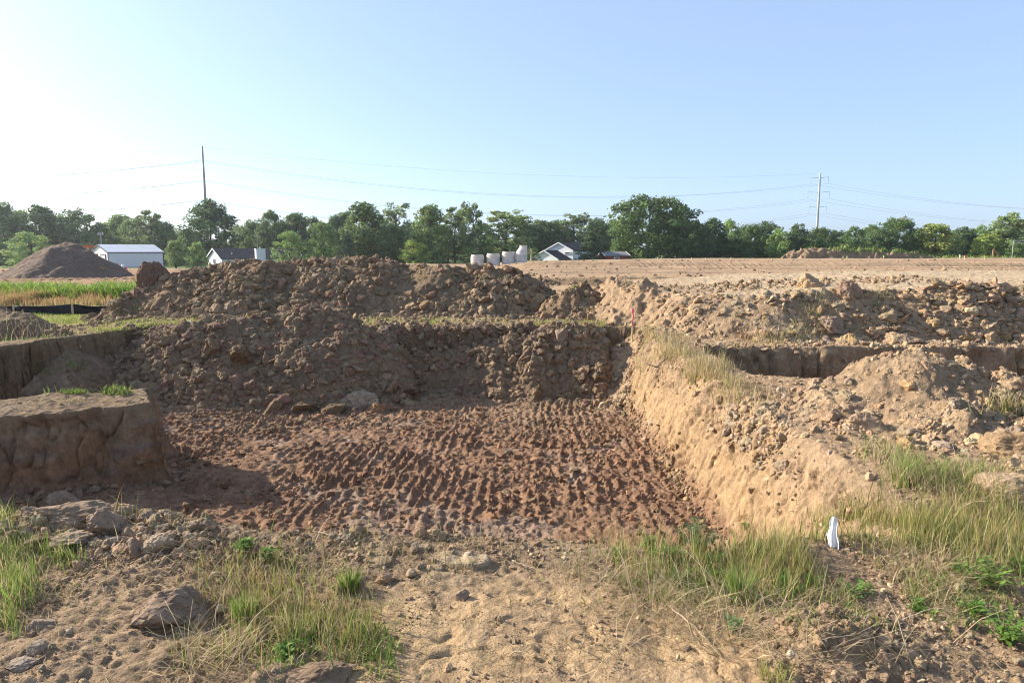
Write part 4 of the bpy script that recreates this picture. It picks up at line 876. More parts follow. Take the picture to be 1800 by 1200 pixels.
weed(470, 985, 0.09, 0.06, "small leafy weed below the topmost left one", np.array([0.14, 0.235, 0.045]), "round", 12, 11)
weed(500, 1155, 0.05, 0.09, "lime weed low in the bottom of the left grass", np.array([0.15, 0.26, 0.05]), "round", 12, 12)
weed(1292, 1105, 0.05, 0.05, "tiny round leaved weed at the shaded edge below the grass", np.array([0.17, 0.30, 0.11]), "round", 7, 13)
def tuft(px, py, h, wd, n, label, pal, seed):
    r_ = np.random.default_rng(seed); x, y, z = [float(v[0]) for v in px_ground(np.array([px], float), np.array([py], float))]
    a = r_.uniform(0, 6.28, n); q = np.sqrt(r_.uniform(0, 1, n)) * wd * 0.5; c0, c1 = pick(pal, n, r_)
    V, F, C = blade_mesh(q * np.cos(a), q * np.sin(a), q * 0, r_.uniform(0.6, 1, n) * h, np.full(n, 0.0022), r_.uniform(0.05, 0.5, n), a + r_.normal(0, 0.5, n), c0, c1, r_)
    o = mesh_obj("grass_tuft", V, F, M_GRASS, C); o.location = (x, y, z); tag(o, label, "grass tuft")
tuft(615, 1030, 0.115, 0.10, 170, "dense upright green tuft alone beside the cracked path edge", P_GREEN, 41)
tuft(430, 1085, 0.16, 0.10, 110, "tall green tuft touching the pitted rock", P_GREEN, 42)
tuft(1300, 1060, 0.24, 0.10, 150, "tall fresh green tuft in front of the right bank grass", P_GREEN, 43)
tuft(1085, 1170, 0.03, 0.05, 30, "tiny dry tuft on the bare path", P_DRY, 44) if False else None
tuft(1365, 1195, 0.10, 0.12, 80, "short grass tuft at the bottom edge under the soil hump", P_SHORT, 45)
tuft(545, 928, 0.07, 0.05, 40, "dry pale tuft on the middle of the pit lip", P_DRY, 46)
tuft(265, 925, 0.09, 0.06, 40, "whitish dry tuft behind the rubble on the pit lip", [(1, G_STRAW, G_STRAW * 1.2)], 47)

# ------------------------------------------------------------------ trees
def make_tree(kind, seed, H=12.0):
    """trunk, limbs and a crown of leaf-sized faces gathered in clumps; returned as mesh data to be shared"""
    r_ = np.random.default_rng(seed)
    P = dict(round=(0.80, 0.10, 150, 1.05, 60), tall=(0.55, 0.14, 110, 1.0, 58), airy=(0.62, 0.26, 80, 0.95, 46), bush=(0.95, 0.02, 110, 1.0, 60), oak=(1.05, 0.12, 210, 1.15, 60), cone=(0.55, 0.04, 90, 0.85, 60), bare=(0.65, 0.36, 40, 0.8, 34))[kind]
    W, cb, nc, rc0, nl = P; W = W * H
    tr = MB(); bend = r_.normal(0, 0.25, (5, 2)); zt = np.linspace(0, 0.86 * H, 6); base = np.zeros((6, 3)); base[:, 2] = zt
    base[1:, :2] += np.cumsum(bend, 0) * 0.5
    tr.tube(base, np.linspace(0.024, 0.006, 6) * H, 7)
    C = []; tries = 0
    while len(C) < nc and tries < 9000:
        tries += 1
        t = r_.uniform(0, 1); z = H * (cb + (0.985 - cb) * t)
        prof = {'round': math.sin(math.pi * (0.12 + 0.83 * t)) ** 0.7, 'tall': (math.sin(math.pi * (0.15 + 0.8 * t))) ** 0.6, 'airy': 0.35 + 0.65 * math.sin(math.pi * min(1, 0.25 + 0.7 * t)),
                'bush': math.sqrt(max(0, 1 - (t * 0.98) ** 2.2)), 'oak': (0.55 + 0.5 * math.sin(math.pi * (0.2 + 0.72 * t))) * (1 if t < 0.75 else 1 - 0.55 * (t - 0.75) / 0.25), 'cone': (1 - t) ** 0.8 + 0.08, 'bare': 0.3 + 0.7 * t}[kind]
        a = r_.uniform(0, 6.28); lob = 1 + 0.22 * math.sin(3 * a + seed) + 0.12 * math.sin(5 * a + 2 * seed + 6 * t)
        q = math.sqrt(r_.uniform(0.18 if kind not in ('airy', 'bare') else 0.05, 1)); rr = W / 2 * prof * lob * q * 0.9
        c = np.array([rr * math.cos(a), rr * math.sin(a), z * (1 + 0.03 * math.sin(2 * a + seed))])
        if all(np.linalg.norm((c - o) * [1, 1, 1.3]) > rc0 * 0.55 for o in C): C.append(c)
    C = np.array(C)
    for i in r_.choice(len(C), min(len(C), 26 if kind in ('airy', 'bare') else 14), replace=False):
        c = C[i]; zb = max(0.12 * H, min(c[2] - 0.25 * np.linalg.norm(c[:2]) - 0.8, 0.8 * H)); b = np.array([np.interp(zb, zt, base[:, 0]), np.interp(zb, zt, base[:, 1]), zb])
        m = (b + c) / 2 + np.array([0, 0, -0.25]) + r_.normal(0, 0.15, 3)
        tr.tube([b, m, c], [0.0075 * H, 0.0045 * H, 0.0015 * H], 5)
    LV, LC = [], []
    tone = {'round': [0.068, 0.098, 0.034], 'tall': [0.076, 0.104, 0.036], 'airy': [0.092, 0.116, 0.048], 'bush': [0.084, 0.122, 0.036], 'oak': [0.064, 0.094, 0.030], 'cone': [0.055, 0.075, 0.034], 'bare': [0.10, 0.125, 0.06]}[kind]
    for c in C:
        n = int(nl * r_.uniform(0.7, 1.3)); rc = rc0 * r_.uniform(0.65, 1.25) * (1.0 if kind not in ('airy', 'bare') else 0.85)
        d = r_.normal(size=(n, 3)); d /= np.linalg.norm(d, axis=1, keepdims=True); u = r_.uniform(0.25, 1, (n, 1)) ** 0.6
        p = c + d * u * rc * np.array([1.1, 1.1, 0.85]); nn = d + 0.9 * r_.normal(size=(n, 3)) + np.array([0, 0, 0.5]); nn /= np.linalg.norm(nn, axis=1, keepdims=True)
        t1 = np.cross(nn, r_.normal(size=(n, 3))); t1 /= np.linalg.norm(t1, axis=1, keepdims=True); t2 = np.cross(nn, t1)
        s_ = (r_.uniform(0.15, 0.34, (n, 1))) * H / 12
        LV.append(np.stack([p - t1 * s_ - t2 * s_ * 0.25, p + t2 * s_ * 0.55 - t1 * s_ * 0.1, p + t1 * s_ + t2 * s_ * 0.15, p - t2 * s_ * 0.55 + t1 * s_ * 0.1], 1).reshape(-1, 3))
        k = (1 + r_.normal(0, 0.16)) ; cc = np.array(tone) * k * np.array([1 + r_.normal(0, 0.08), 1, 1 + r_.normal(0, 0.08)])
        LC.append(np.repeat(np.clip(cc * (1 + r_.normal(0, 0.2, (n, 1))), 0.01, 0.5), 4, 0))
    LV = np.concatenate(LV); LC = np.concatenate(LC)
    return tr, LV, LC, W, H

TREES = {}
def tree_proto(kind, k, hue):
    key = (kind, k, hue)
    if key not in TREES:
        tr, LV, LC, W, H = make_tree(kind, 40 + 7 * k + sum(map(ord, kind)))
        LC = (LC * 0.82 + LC.mean(1, keepdims=True) * 0.18) * 2.25 * np.array((0.99, 1.04, 0.88)) * np.array({'n': (1, 1, 1), 'l': (1.35, 1.3, 1.25), 'y': (1.6, 1.35, 1.0), 'd': (0.75, 0.8, 0.85), 'p': (1.5, 1.4, 1.6)}[hue])  # leaves greyed and lightened, some of the haze put into their colour
        root = empty("tree"); t = tr.build("trunk", M_BARK, root, smooth=True)
        c = mesh_obj("crown", LV, np.arange(len(LV)).reshape(-1, 4), M_LEAF, LC, smooth=False, parent=root)
        ext = (np.percentile(np.hypot(LV[:, 0], LV[:, 1]), 97) * 2, LV[:, 2].max())
        TREES[key] = [root, ext, False]
    return TREES[key]
_tk = [0]
def tree(px, top, wpx, D, kind, label, hue='n', group=None, base=None, name="tree"):
    _tk[0] += 1; P = tree_proto(kind, _tk[0] % (3 if kind in ('round', 'tall', 'bush', 'oak') else 2), hue)
    root = P[0] if not P[2] else copy_tree(P[0]); P[2] = True
    g = at_y(px, 440, D); zb = float(land_z(g[0], D)[0]) if base is None else base
    zt = at_y(px, top, D)[2]; w = wpx / FPX * D
    root.location = (g[0], D, zb - 0.15); sz = (zt - zb) / P[1][1]; sx = w / P[1][0] * 1.05
    root.scale = (sx, sx, sz); root.rotation_euler = (0, 0, (_tk[0] * 2.399) % 6.283); root.name = name
    return tag(root, label, "tree", group)
T = tree
# trees one can tell apart
T(372, 347, 92, 160, 'round', "dense dark tree in front of the tall grey pole", 'd')
T(1140, 338, 150, 133, 'oak', "largest spreading dark tree beside the red barn")
T(1192, 358, 66, 138, 'tall', "tall tree leaning on the right side of the largest tree", 'd')
T(640, 352, 82, 134, 'tall', "tall twin topped tree in the middle of the tree line")
T(700, 354, 74, 146, 'bare', "thin crowned tree with sky showing through its top", 'n')
T(690, 392, 66, 133, 'round', "round mid green tree under the thin crowned one")
T(757, 356, 66, 134, 'tall', "slender leafy tree left of the pair of bare trunks", 'l')
T(798, 360, 56, 137, 'airy', "loose crowned tree above the concrete rings", 'n')
T(830, 351, 54, 132, 'airy', "high crowned tree with a bare pale trunk behind the concrete rings", 'n')
T(890, 366, 104, 134, 'airy', "wide open crowned tree with spreading limbs right of the rings", 'l')
T(728, 418, 58, 126, 'bush', "small yellow green tree low in front of the dark wood", 'y')
T(510, 402, 62, 128, 'bush', "bright bushy tree right of the low house", 'l')
T(566, 386, 72, 129, 'bush', "conical mid green tree above the long ridge", 'n')
T(612, 402, 40, 127, 'cone', "brownish conifer between two green trees above the long ridge", 'p')
T(935, 434, 34, 126, 'bush', "small lime green bush left of the white house", 'y')
T(1038, 405, 52, 128, 'cone', "dark pointed tree between the white house and the red barn", 'n')
T(55, 404, 92, 120, 'bush', "pale olive bushy tree behind the gravel heap", 'p')
T(160, 402, 44, 164, 'tall', "small olive tree behind the orange lift", 'p')
T(346, 422, 38, 128, 'bush', "light green rounded bush left of the low house", 'l')
T(308, 420, 36, 130, 'tall', "slim yellow green tree at the right end of the metal shed", 'l')
T(330, 398, 36, 158, 'bush', "bushy green tree against the dark tree by the grey pole", 'n')
T(75, 357, 62, 166, 'tall', "pointed dark tree on the left of the wood", 'd')
T(140, 364, 72, 166, 'airy', "layered flat topped dark tree in the left wood", 'd')
T(265, 366, 62, 168, 'airy', "feathery topped tree behind the metal shed roof", 'n')
T(1576, 378, 84, 132, 'oak', "broad flat topped tree behind the distant spoil bank")
T(1640, 390, 70, 128, 'tall', "yellow green pointed tree right of the distant spoil bank", 'y')
T(1772, 370, 74, 128, 'tall', "tall pale poplar like tree near the right picture edge", 'p')
T(1735, 408, 66, 126, 'bush', "yellowish bush beside the distant excavator", 'y')
T(1785, 420, 40, 122, 'bush', "dark vine covered bush at the right picture edge", 'n')
T(1402, 390, 44, 128, 'tall', "dark knobbly topped tree left of the white pole", 'd')
T(1010, 372, 74, 172, 'airy', "flat topped tree in the wood above the white house", 'n')
T(965, 386, 60, 170, 'round', "round dark tree in the wood behind the white house", 'd')
# the wood behind, tree by tree
WL = [(8, 352, 70), (38, 366, 60), (105, 372, 58), (178, 388, 56), (215, 374, 62), (240, 380, 66), (292, 386, 54), (322, 404, 52), (424, 392, 54), (446, 384, 50), (-30, 360, 70), (15, 390, 60), (120, 395, 60), (195, 400, 60)]
for i, (px, top, w) in enumerate(WL): T(px, top, w, 166 + (i * 37) % 22, ('round', 'tall', 'oak')[i % 3], "hazy green tree in the wood left of the grey pole", 'nlp'[i % 3], "trees of the left wood")
WM = [(478, 367, 56), (500, 385, 56), (522, 371, 58), (548, 378, 52), (590, 374, 48), (610, 368, 50), (672, 380, 56), (725, 385, 56), (775, 392, 60), (850, 390, 56), (925, 388, 56), (948, 384, 50), (985, 384, 54), (1050, 380, 60), (1080, 384, 56), (655, 410, 60), (745, 420, 70), (800, 425, 80), (860, 425, 80), (540, 415, 60), (905, 420, 80), (470, 410, 60)]
for i, (px, top, w) in enumerate(WM): T(px, top, w, 164 + (i * 29) % 26, ('round', 'oak', 'tall')[i % 3], "plain green tree in the wood between the grey pole and the largest tree", 'ndn'[i % 3], "trees of the middle wood")
WR = [(1222, 384, 60), (1252, 380, 58), (1285, 381, 58), (1318, 390, 56), (1345, 386, 58), (1372, 398, 52), (1440, 396, 56), (1470, 402, 50), (1500, 394, 58), (1530, 392, 56), (1550, 400, 54), (1610, 402, 60), (1665, 402, 56), (1690, 396, 58), (1715, 392, 56), (1745, 398, 60), (1805, 384, 64), (1835, 376, 80), (1875, 384, 80), (1240, 405, 70), (1300, 408, 70), (1360, 410, 70), (1425, 410, 64), (1490, 412, 66), (1680, 415, 66), (1610, 418, 64)]
for i, (px, top, w) in enumerate(WR): T(px, top, w, 127 + (i * 31) % 22, ('oak', 'round', 'bush')[i % 3], "dark green tree in the dense row right of the largest tree", 'ndl'[i % 3] if i % 4 else 'd', "trees of the right hand row")
# scrub along the wood's foot
r_ = np.random.default_rng(5)
for i in range(46):
    px = -40 + i * 41 + r_.uniform(-12, 12)
    if 150 < px < 300 or 370 < px < 480 or 945 < px < 1025 or 1060 < px < 1100: D = 172 + r_.uniform(0, 10)
    else: D = (158 if px < 1100 else 141) + r_.uniform(-4, 8)
    T(px, 425 + r_.uniform(-8, 10), 64 + r_.uniform(-10, 20), D, 'bush', "dark scrubby bush at the foot of the wood", 'd', "scrub along the foot of the wood", name="bush")
# ------------------------------------------------------------------ buildings far off
def wall_mat(name, col, period, axis='X', dark=0.82, rough=0.6):
    """cladding: ribs or laps as a procedural wave"""
    m, nt, bs = new_mat(name); N, L = nt.nodes, nt.links
    tc = N.new("ShaderNodeTexCoord"); w = N.new("ShaderNodeTexWave"); w.bands_direction = axis; w.inputs["Scale"].default_value = 1.0 / period / 3.14159 * 1.5708; w.inputs["Distortion"].default_value = 0
    L.new(tc.outputs["Object"], w.inputs["Vector"])
    n = N.new("ShaderNodeTexNoise"); n.inputs["Scale"].default_value = 0.8; L.new(tc.outputs["Object"], n.inputs["Vector"])
    mr = N.new("ShaderNodeMapRange"); mr.inputs[3].default_value = dark; mr.inputs[4].default_value = 1.0; L.new(w.outputs["Color"], mr.inputs[0])
    mr2 = N.new("ShaderNodeMapRange"); mr2.inputs[3].default_value = 0.92; mr2.inputs[4].default_value = 1.06; L.new(n.outputs[0], mr2.inputs[0])
    mu = N.new("ShaderNodeMath"); mu.operation = 'MULTIPLY'; L.new(mr.outputs[0], mu.inputs[0]); L.new(mr2.outputs[0], mu.inputs[1])
    rgb = N.new("ShaderNodeRGB"); rgb.outputs[0].default_value = (*col, 1); v = N.new("ShaderNodeVectorMath"); v.operation = 'SCALE'
    L.new(rgb.outputs[0], v.inputs[0]); L.new(mu.outputs[0], v.inputs["Scale"]); L.new(v.outputs[0], bs.inputs["Base Color"]); bs.inputs["Roughness"].default_value = rough
    return m
M_METAL_WALL = wall_mat("ribbed_metal_wall", (0.76, 0.72, 0.72), 0.6, "X", 0.985); M_METAL_ROOF = wall_mat("ribbed_metal_roof", (0.72, 0.72, 0.73), 0.9, 'X', 0.88, 0.5)
M_SIDING = flat_mat("white_siding", (0.80, 0.80, 0.80), 0.6, var=0.03); M_SHINGLE = flat_mat("dark_shingle", (0.022, 0.022, 0.03), 0.9, var=0.25)
M_WHITE = flat_mat("white_paint", (0.8, 0.8, 0.79), 0.5); M_DARKTRIM = flat_mat("dark_trim", (0.06, 0.06, 0.065), 0.6); M_GLASS = flat_mat("dark_glass", (0.05, 0.06, 0.07), 0.15, spec=0.6)
M_RED = wall_mat("red_boards", (0.30, 0.035, 0.025), 0.3, 'X', 0.8); M_GREYROOF = flat_mat("grey_roof", (0.23, 0.23, 0.24), 0.8, var=0.15)
M_CONC = flat_mat("precast_concrete", (0.56, 0.53, 0.48), 0.9, var=0.22, scale=2.5); M_STEEL = flat_mat("weathered_steel", (0.30, 0.29, 0.28), 0.6, 0.0, 0.1); M_GALV = flat_mat("galvanised_steel", (0.42, 0.42, 0.41), 0.6)
M_WOOD = flat_mat("stake_wood", (0.52, 0.41, 0.27), 0.9, var=0.15, scale=20); M_WIRE = flat_mat("wire", (0.28, 0.285, 0.29), 0.5); M_ORANGE = flat_mat("orange_paint", (0.55, 0.13, 0.03), 0.5); M_YELLOWCAT = flat_mat("ochre_machine_paint", (0.24, 0.15, 0.07), 0.6)
M_PINK = flat_mat("pink_tape", (0.85, 0.08, 0.22), 0.6); M_GREENTAPE = flat_mat("lime_tape", (0.35, 0.70, 0.12), 0.6); M_PLASTIC = None

def gable(root, L, W, h, rise, wall, roof, over=0.25, trim=None):
    """gabled building, long side along +x, front long wall on -y; ends at x=0 and x=L"""
    b = MB()
    v = [(0, 0, 0), (L, 0, 0), (L, W, 0), (0, W, 0), (0, 0, h), (L, 0, h), (L, W, h), (0, W, h), (0, W / 2, h + rise), (L, W / 2, h + rise)]
    b.add(v, [(0, 1, 5, 4), (1, 2, 6, 5), (2, 3, 7, 6), (3, 0, 4, 7), (4, 7, 8), (5, 9, 6)])
    b.build("wall", wall, root)
    r = MB(); s = rise / (W / 2); t = 0.16; o = over
    for sg in (0, 1):
        ye, yr = (-o, W / 2) if sg == 0 else (W + o, W / 2)
        ze = h - s * o
        r.add([(-o, ye, ze + 0.03), (L + o, ye, ze + 0.03), (L + o, yr, h + rise + 0.03), (-o, yr, h + rise + 0.03), (-o, ye, ze + t), (L + o, ye, ze + t), (L + o, yr, h + rise + t), (-o, yr, h + rise + t)],
              [(0, 1, 2, 3), (4, 5, 6, 7), (0, 1, 5, 4), (1, 2, 6, 5), (3, 0, 4, 7)])
    rf = r.build("roof", roof, root)
    if trim:
        t_ = MB()
        for x in (-o - 0.03, L + o + 0.03):
            for (ya, yb) in ((-o, W / 2), (W + o, W / 2)):
                za = h - s * o; t_.add([(x - 0.03, ya, za - 0.05), (x - 0.03, yb, h + rise - 0.05), (x - 0.03, yb, h + rise + 0.2), (x - 0.03, ya, za + 0.2), (x + 0.03, ya, za - 0.05), (x + 0.03, yb, h + rise - 0.05), (x + 0.03, yb, h + rise + 0.2), (x + 0.03, ya, za + 0.2)],
                       [(0, 1, 2, 3), (4, 5, 6, 7), (0, 1, 5, 4), (1, 2, 6, 5), (2, 3, 7, 6), (3, 0, 4, 7)])
        t_.build("gable_trim", trim, root)
    return rf

def opening(root, name, c, d, frame, pane, ax='x', sub="pane"):
    """a framed door or window proud of a wall; ax = the wall's running axis"""
    f = MB(); w, h = d; t = 0.12
    def bx(u, z, du, dz, off, dep): 
        return ((c[0] + u, c[1] + off, c[2] + z), (du, dep, dz)) if ax == 'x' else ((c[0] + off, c[1] + u, c[2] + z), (dep, du, dz))
    for (u, z, du, dz) in ((-w / 2, 0, t, h + t), (w / 2, 0, t, h + t), (0, h / 2, w - t, t), (0, -h / 2, w - t, t)): f.box(*bx(u, z, du, dz, -0.04, 0.12))
    o = f.build(name, frame, root); p = MB(); p.box(*bx(0, 0, w - t, h - t, -0.01, 0.08)); p.build(sub, pane, o); return o

def place(px, D, dz=0.0):
    g = at_y(px, 440, D); return np.array([g[0], D, float(land_z(g[0], D)[0]) + dz])

# metal shed: corner at px 187, long wall running back to the right
p = place(189, 141); sh = empty("metal_shed", p, math.radians(52)); tag(sh, "long pale grey metal shed behind the gravel heap", "shed")
zg = p[2]; eave = at_y(189, 443.5, 141)[2] - zg
gable(sh, 11.1, 8.5, eave, 1.5, M_METAL_WALL, M_METAL_ROOF, 0.2, M_DARKTRIM)
tr_ = MB(); tr_.box((5.55, -0.06, eave - 0.12), (11.2, 0.06, 0.16)); tr_.box((-0.03, -0.03, eave / 2), (0.12, 0.12, eave - 0.1)); tr_.box((11.13, -0.03, eave / 2), (0.12, 0.12, eave - 0.1)); tr_.build("corner_trim", M_DARKTRIM, sh)
opening(sh, "door", (-0.02, 2.2, 1.35), (2.1, 2.6), M_DARKTRIM, M_WHITE, 'y', "door_leaf"); opening(sh, "door", (-0.02, 6.2, 1.3), (1.6, 2.4), M_DARKTRIM, M_WHITE, 'y', "door_leaf")

# low house: gable at px 360-388
p = place(389, 137, -0.3); lh = empty("bungalow", p, math.radians(42)); tag(lh, "low white house with a long dark roof and a white chimney", "house")
eave = at_y(389, 455, 137)[2] - p[2]; apex = at_y(370, 437.5, 141)[2] - p[2]
rf = gable(lh, 17.0, 8.4, eave, apex - eave, M_SIDING, M_SHINGLE, 0.3, M_WHITE)
c = MB(); c.box((7.6, -0.45, (eave + 1.9) / 2), (1.9, 0.86, eave + 1.9)); ch = c.build("chimney", M_SIDING, lh)
c = MB(); c.box((7.6, -0.45, eave + 1.98), (2.1, 1.06, 0.12)); c.tube([(7.6, -0.45, eave + 2.0), (7.6, -0.45, eave + 2.35)], 0.14, 8); c.build("chimney_cap", M_WHITE, ch)
for x in (2.6, 12.6):
    v = MB(); v.tube([(x, 1.6, eave + 0.5), (x, 1.6, eave + 1.25)], 0.09, 8); v.build("vent_pipe", M_WHITE, rf)
for x in (1.6, 4.0, 6.2, 9.0, 11.5):
    v = MB(); v.box((x, 3.4, eave + (apex - eave) * 0.86), (0.4, 0.35, 0.22)); v.build("roof_vent", M_DARKTRIM, rf)
opening(lh, "window", (4.6, -0.02, 1.5), (1.2, 1.2), M_WHITE, M_GLASS, 'x'); opening(lh, "window", (-0.02, 4.2, 1.5), (1.0, 1.1), M_WHITE, M_GLASS, 'y'); opening(lh, "door", (2.0, -0.02, 1.05), (1.0, 2.1), M_WHITE, M_WHITE, 'x', "door_leaf")

# two storey white house right of the rings; its gable end looks our way
p = place(1007, 150, -0.4); wh = empty("gabled_house", p, math.radians(55)); tag(wh, "white two storey house with dark roofs among the trees", "house")
Wm = 47 / FPX * 150 * 1.2; eave = at_y(1007, 440.5, 150)[2] - p[2]; apex = at_y(984, 427, 151)[2] - p[2]
gable(wh, 9.5, Wm, eave, apex - eave, M_SIDING, M_SHINGLE, 0.3, M_WHITE)
opening(wh, "window", (-0.03, 1.3, eave - 0.55), (1.4, 0.45), M_WHITE, M_GLASS, 'y'); opening(wh, "window", (3.5, -0.02, eave - 1.2), (1.1, 1.3), M_WHITE, M_GLASS, 'x')
g1 = at_y(996, 440, 146); gr = MB(); Wg = 50 / FPX * 146 * 1.12; eg = at_y(996, 456, 146)[2] - p[2]; ag = at_y(971, 441, 147)[2] - p[2]
# garage wing, set in front of the main gable
gw = empty("garage_wing"); gw.parent = wh; gw.location = (-5.2, 0.6, 0)
gable(gw, 5.0, Wg, eg, ag - eg, M_SIDING, M_SHINGLE, 0.3, M_WHITE)

# red barn
p = place(1066, 126, -0.2); rb = empty("red_barn", p, math.radians(12)); tag(rb, "small red barn with a grey roof half hidden by the largest tree", "barn")
eave = at_y(1066, 449.5, 126)[2] - p[2]; apex = at_y(1066, 443.5, 128)[2] - p[2]
gable(rb, 4.2, 4.0, eave, apex - eave, M_RED, M_GREYROOF, 0.3, M_WHITE); opening(rb, "window", (2.0, -0.02, eave * 0.6), (0.9, 0.6), M_WHITE, M_GLASS, 'x')

# ------------------------------------------------------------------ precast rings on the field
def ring_at(px, label, cone=False):
    D = 62.0; p = place(px, D); root = empty("concrete_ring", p); h = 1.12; R = 0.60
    if not cone:
        m = MB(); m.lathe([(0.44, 0.02), (R, 0.0), (R, h - 0.14), (R - 0.05, h - 0.12), (R - 0.06, h), (0.46, h), (0.44, h - 0.06), (0.44, 0.02)], n=32); m.build("barrel", M_CONC, root, smooth=False)
        hl = MB(); hl.lathe([(0.0, 0), (0.035, 0)], n=10); hl.v[-1] = hl.v[-1][:, [0, 2, 1]] + np.array([0.06, -R - 0.004, h * 0.62]); hl.build("lifting_hole", M_DARKTRIM, root)
    else:
        h0 = 0.62; m = MB(); m.lathe([(0.44, 0.02), (R, 0.0), (R, h0), (0.44, h0), (0.44, 0.02)], n=32); b = m.build("barrel", M_CONC, root)
        k = MB(); V = []; n = 32; prof = [(R, h0 + 0.012, 0), (R, h0 + 0.12, 0), (0.34, h0 + 0.78, 0.26), (0.34, h0 + 0.95, 0.26), (0.26, h0 + 0.95, 0.26), (0.26, h0 + 0.3, 0.26)]
        for (r, z, ox) in prof:
            for i in range(n): a = 2 * math.pi * i / n; V.append([ox + r * math.cos(a), r * math.sin(a), z])
        k.add(V, [(i * n + j, i * n + (j + 1) % n, (i + 1) * n + (j + 1) % n, (i + 1) * n + j) for i in range(len(prof) - 1) for j in range(n)]); k.build("cone_top", M_CONC, root)
        hl = MB(); hl.lathe([(0.0, 0), (0.085, 0)], n=14); hl.v[-1] = hl.v[-1][:, [0, 2, 1]] + np.array([-0.38, -0.47, 0.24]); hl.build("pipe_hole", M_DARKTRIM, root)
    return tag(root, label, "concrete ring")
ring_at(839, "leftmost plain concrete ring, nearest the long ridge's clods"); ring_at(867, "middle one of the three plain concrete rings"); ring_at(894, "plain concrete ring touching the cone topped one"); ring_at(915, "concrete ring with an offset cone top and a round pipe hole", True)

# ------------------------------------------------------------------ power poles and wires
def pylon(px, top, D, r0, r1, label, mat, arms):
    g = at_y(px, 440, D); z0 = float(land_z(g[0], D)[0]) - 0.5; zt = at_y(px, top, D)[2]; root = empty("transmission_pole", (g[0], D, z0)); m = MB(); H = zt - z0
    m.tube([(0, 0, 0), (0, 0, H * 0.5), (0, 0, H)], [r0, (r0 + r1) / 2, r1], 12); m.build("shaft", mat, root, smooth=True)
    ends = []
    for (y, wl, wr, drop, dirv) in arms:
        zz = at_y(px, y, D)[2] - z0
        for sg, w in ((-1, wl), (1, wr)):
            if not w: continue
            a = MB(); e = np.array([sg * w * dirv[0], sg * w * dirv[1], zz + 0.25]); a.tube([(0, 0, zz), e], [0.075, 0.04], 6); ao = a.build("arm", mat, root)
            i_ = MB(); i_.tube([e, e - [0, 0, drop]], 0.03, 6); i_.build("insulator", M_STEEL, ao); ends.append(np.array([g[0], D, z0]) + e - [0, 0, drop])
    return tag(root, label, "power pole"), ends
D1, D2 = 165.0, 205.0
pl1, e1 = pylon(366, 257, D1, 0.42, 0.20, "tall dark grey transmission pole rising behind the dense dark tree", M_STEEL, [(283, 0.9, 0.9, 0.15, (0.35, -0.94)), (318.5, 0.9, 0.9, 0.15, (0.35, -0.94)), (352, 0.9, 0.9, 0.15, (0.35, -0.94))])
pl2, e2 = pylon(1434, 304, D2, 0.40, 0.24, "pale steel transmission pole with cross arms on the right", M_GALV, [(313, 2.4, 2.3, 1.9, (0.96, -0.28)), (338.5, 3.0, 2.8, 2.1, (0.96, -0.28)), (364.5, 2.5, 2.2, 2.0, (0.96, -0.28))])
def wire(a, b, sag, label, group, rad=0.016, n=40):
    t = np.linspace(0, 1, n)[:, None]; P = a + (b - a) * t; P[:, 2] -= sag * 4 * (t * (1 - t))[:, 0]
    m = MB(); m.tube(P, rad, 4, cap=False); return tag(m.build("power_line", M_WIRE, None), label, "power line", group)
# ends are ordered (left, right) per tier, top tier first
for k, (nm, sag, sag2) in enumerate((("upper", 6.0, 5.0), ("middle", 6.4, 5.2), ("lower", 6.8, 5.4))):
    for s_, side in ((0, "rear"), (1, "front")):
        a, b = e1[k * 2 + s_], e2[k * 2 + s_]
        wire(a, b, sag, f"{nm} power line of the {side} set sagging between the two tall poles", "power lines between the poles")
        far = at_y(-500, [296, 330, 362][k], D1 - 10 - 4 * s_); far[2] -= 0.6 * s_
        wire(a, far, 3.0, f"{nm} {side} power line running off left from the dark grey pole", "power lines left of the dark grey pole", 0.022)
        far = at_y(2700, [300, 330, 360][k] , D2 - 14 - 6 * s_)
        wire(b, far, 9.5, f"{nm} {side} power line running off right from the pale pole", "power lines right of the pale pole")
t1 = at_y(366, 259, D1); t2 = at_y(1434, 305, D2); wire(t1, t2, 3.5, "thin topmost wire joining the tops of the two tall poles", None, 0.012)
wire(t1, at_y(-500, 268, D1), 2, "thin topmost wire running off left from the dark grey pole", None, 0.010)
def small_pole(px, top, bot, D, label, lamp=False):
    g = at_y(px, 440, D); z0 = at_y(px, bot, D)[2] - 1.5; zt = at_y(px, top, D)[2]; root = empty("utility_pole", (g[0], D, z0)); m = MB(); m.tube([(0, 0, 0), (0, 0, zt - z0)], [0.16, 0.11], 8); m.build("shaft", M_STEEL if lamp else M_WOOD, root)
    a = MB(); a.box((0, 0, zt - z0 - (0.5 if lamp else 0.7)), (1.5, 0.16, 0.22)); a.build("cross_arm", M_GALV if lamp else M_WOOD, root)
    if lamp:
        for x in (-0.5, 0.5):
            i_ = MB(); i_.tube([(x, 0, zt - z0 - 0.35), (x, 0, zt - z0 - 0.05)], 0.07, 6); i_.build("insulator", M_WHITE, root)
    return tag(root, label, "pole")
small_pole(179, 408, 440, 158, "small utility pole with a white cross arm above the metal shed", True)
small_pole(453, 410, 445, 160, "thin wooden pole behind the low house's chimney")
small_pole(934, 437, 462, 120, "short wooden post right of the cone topped ring")

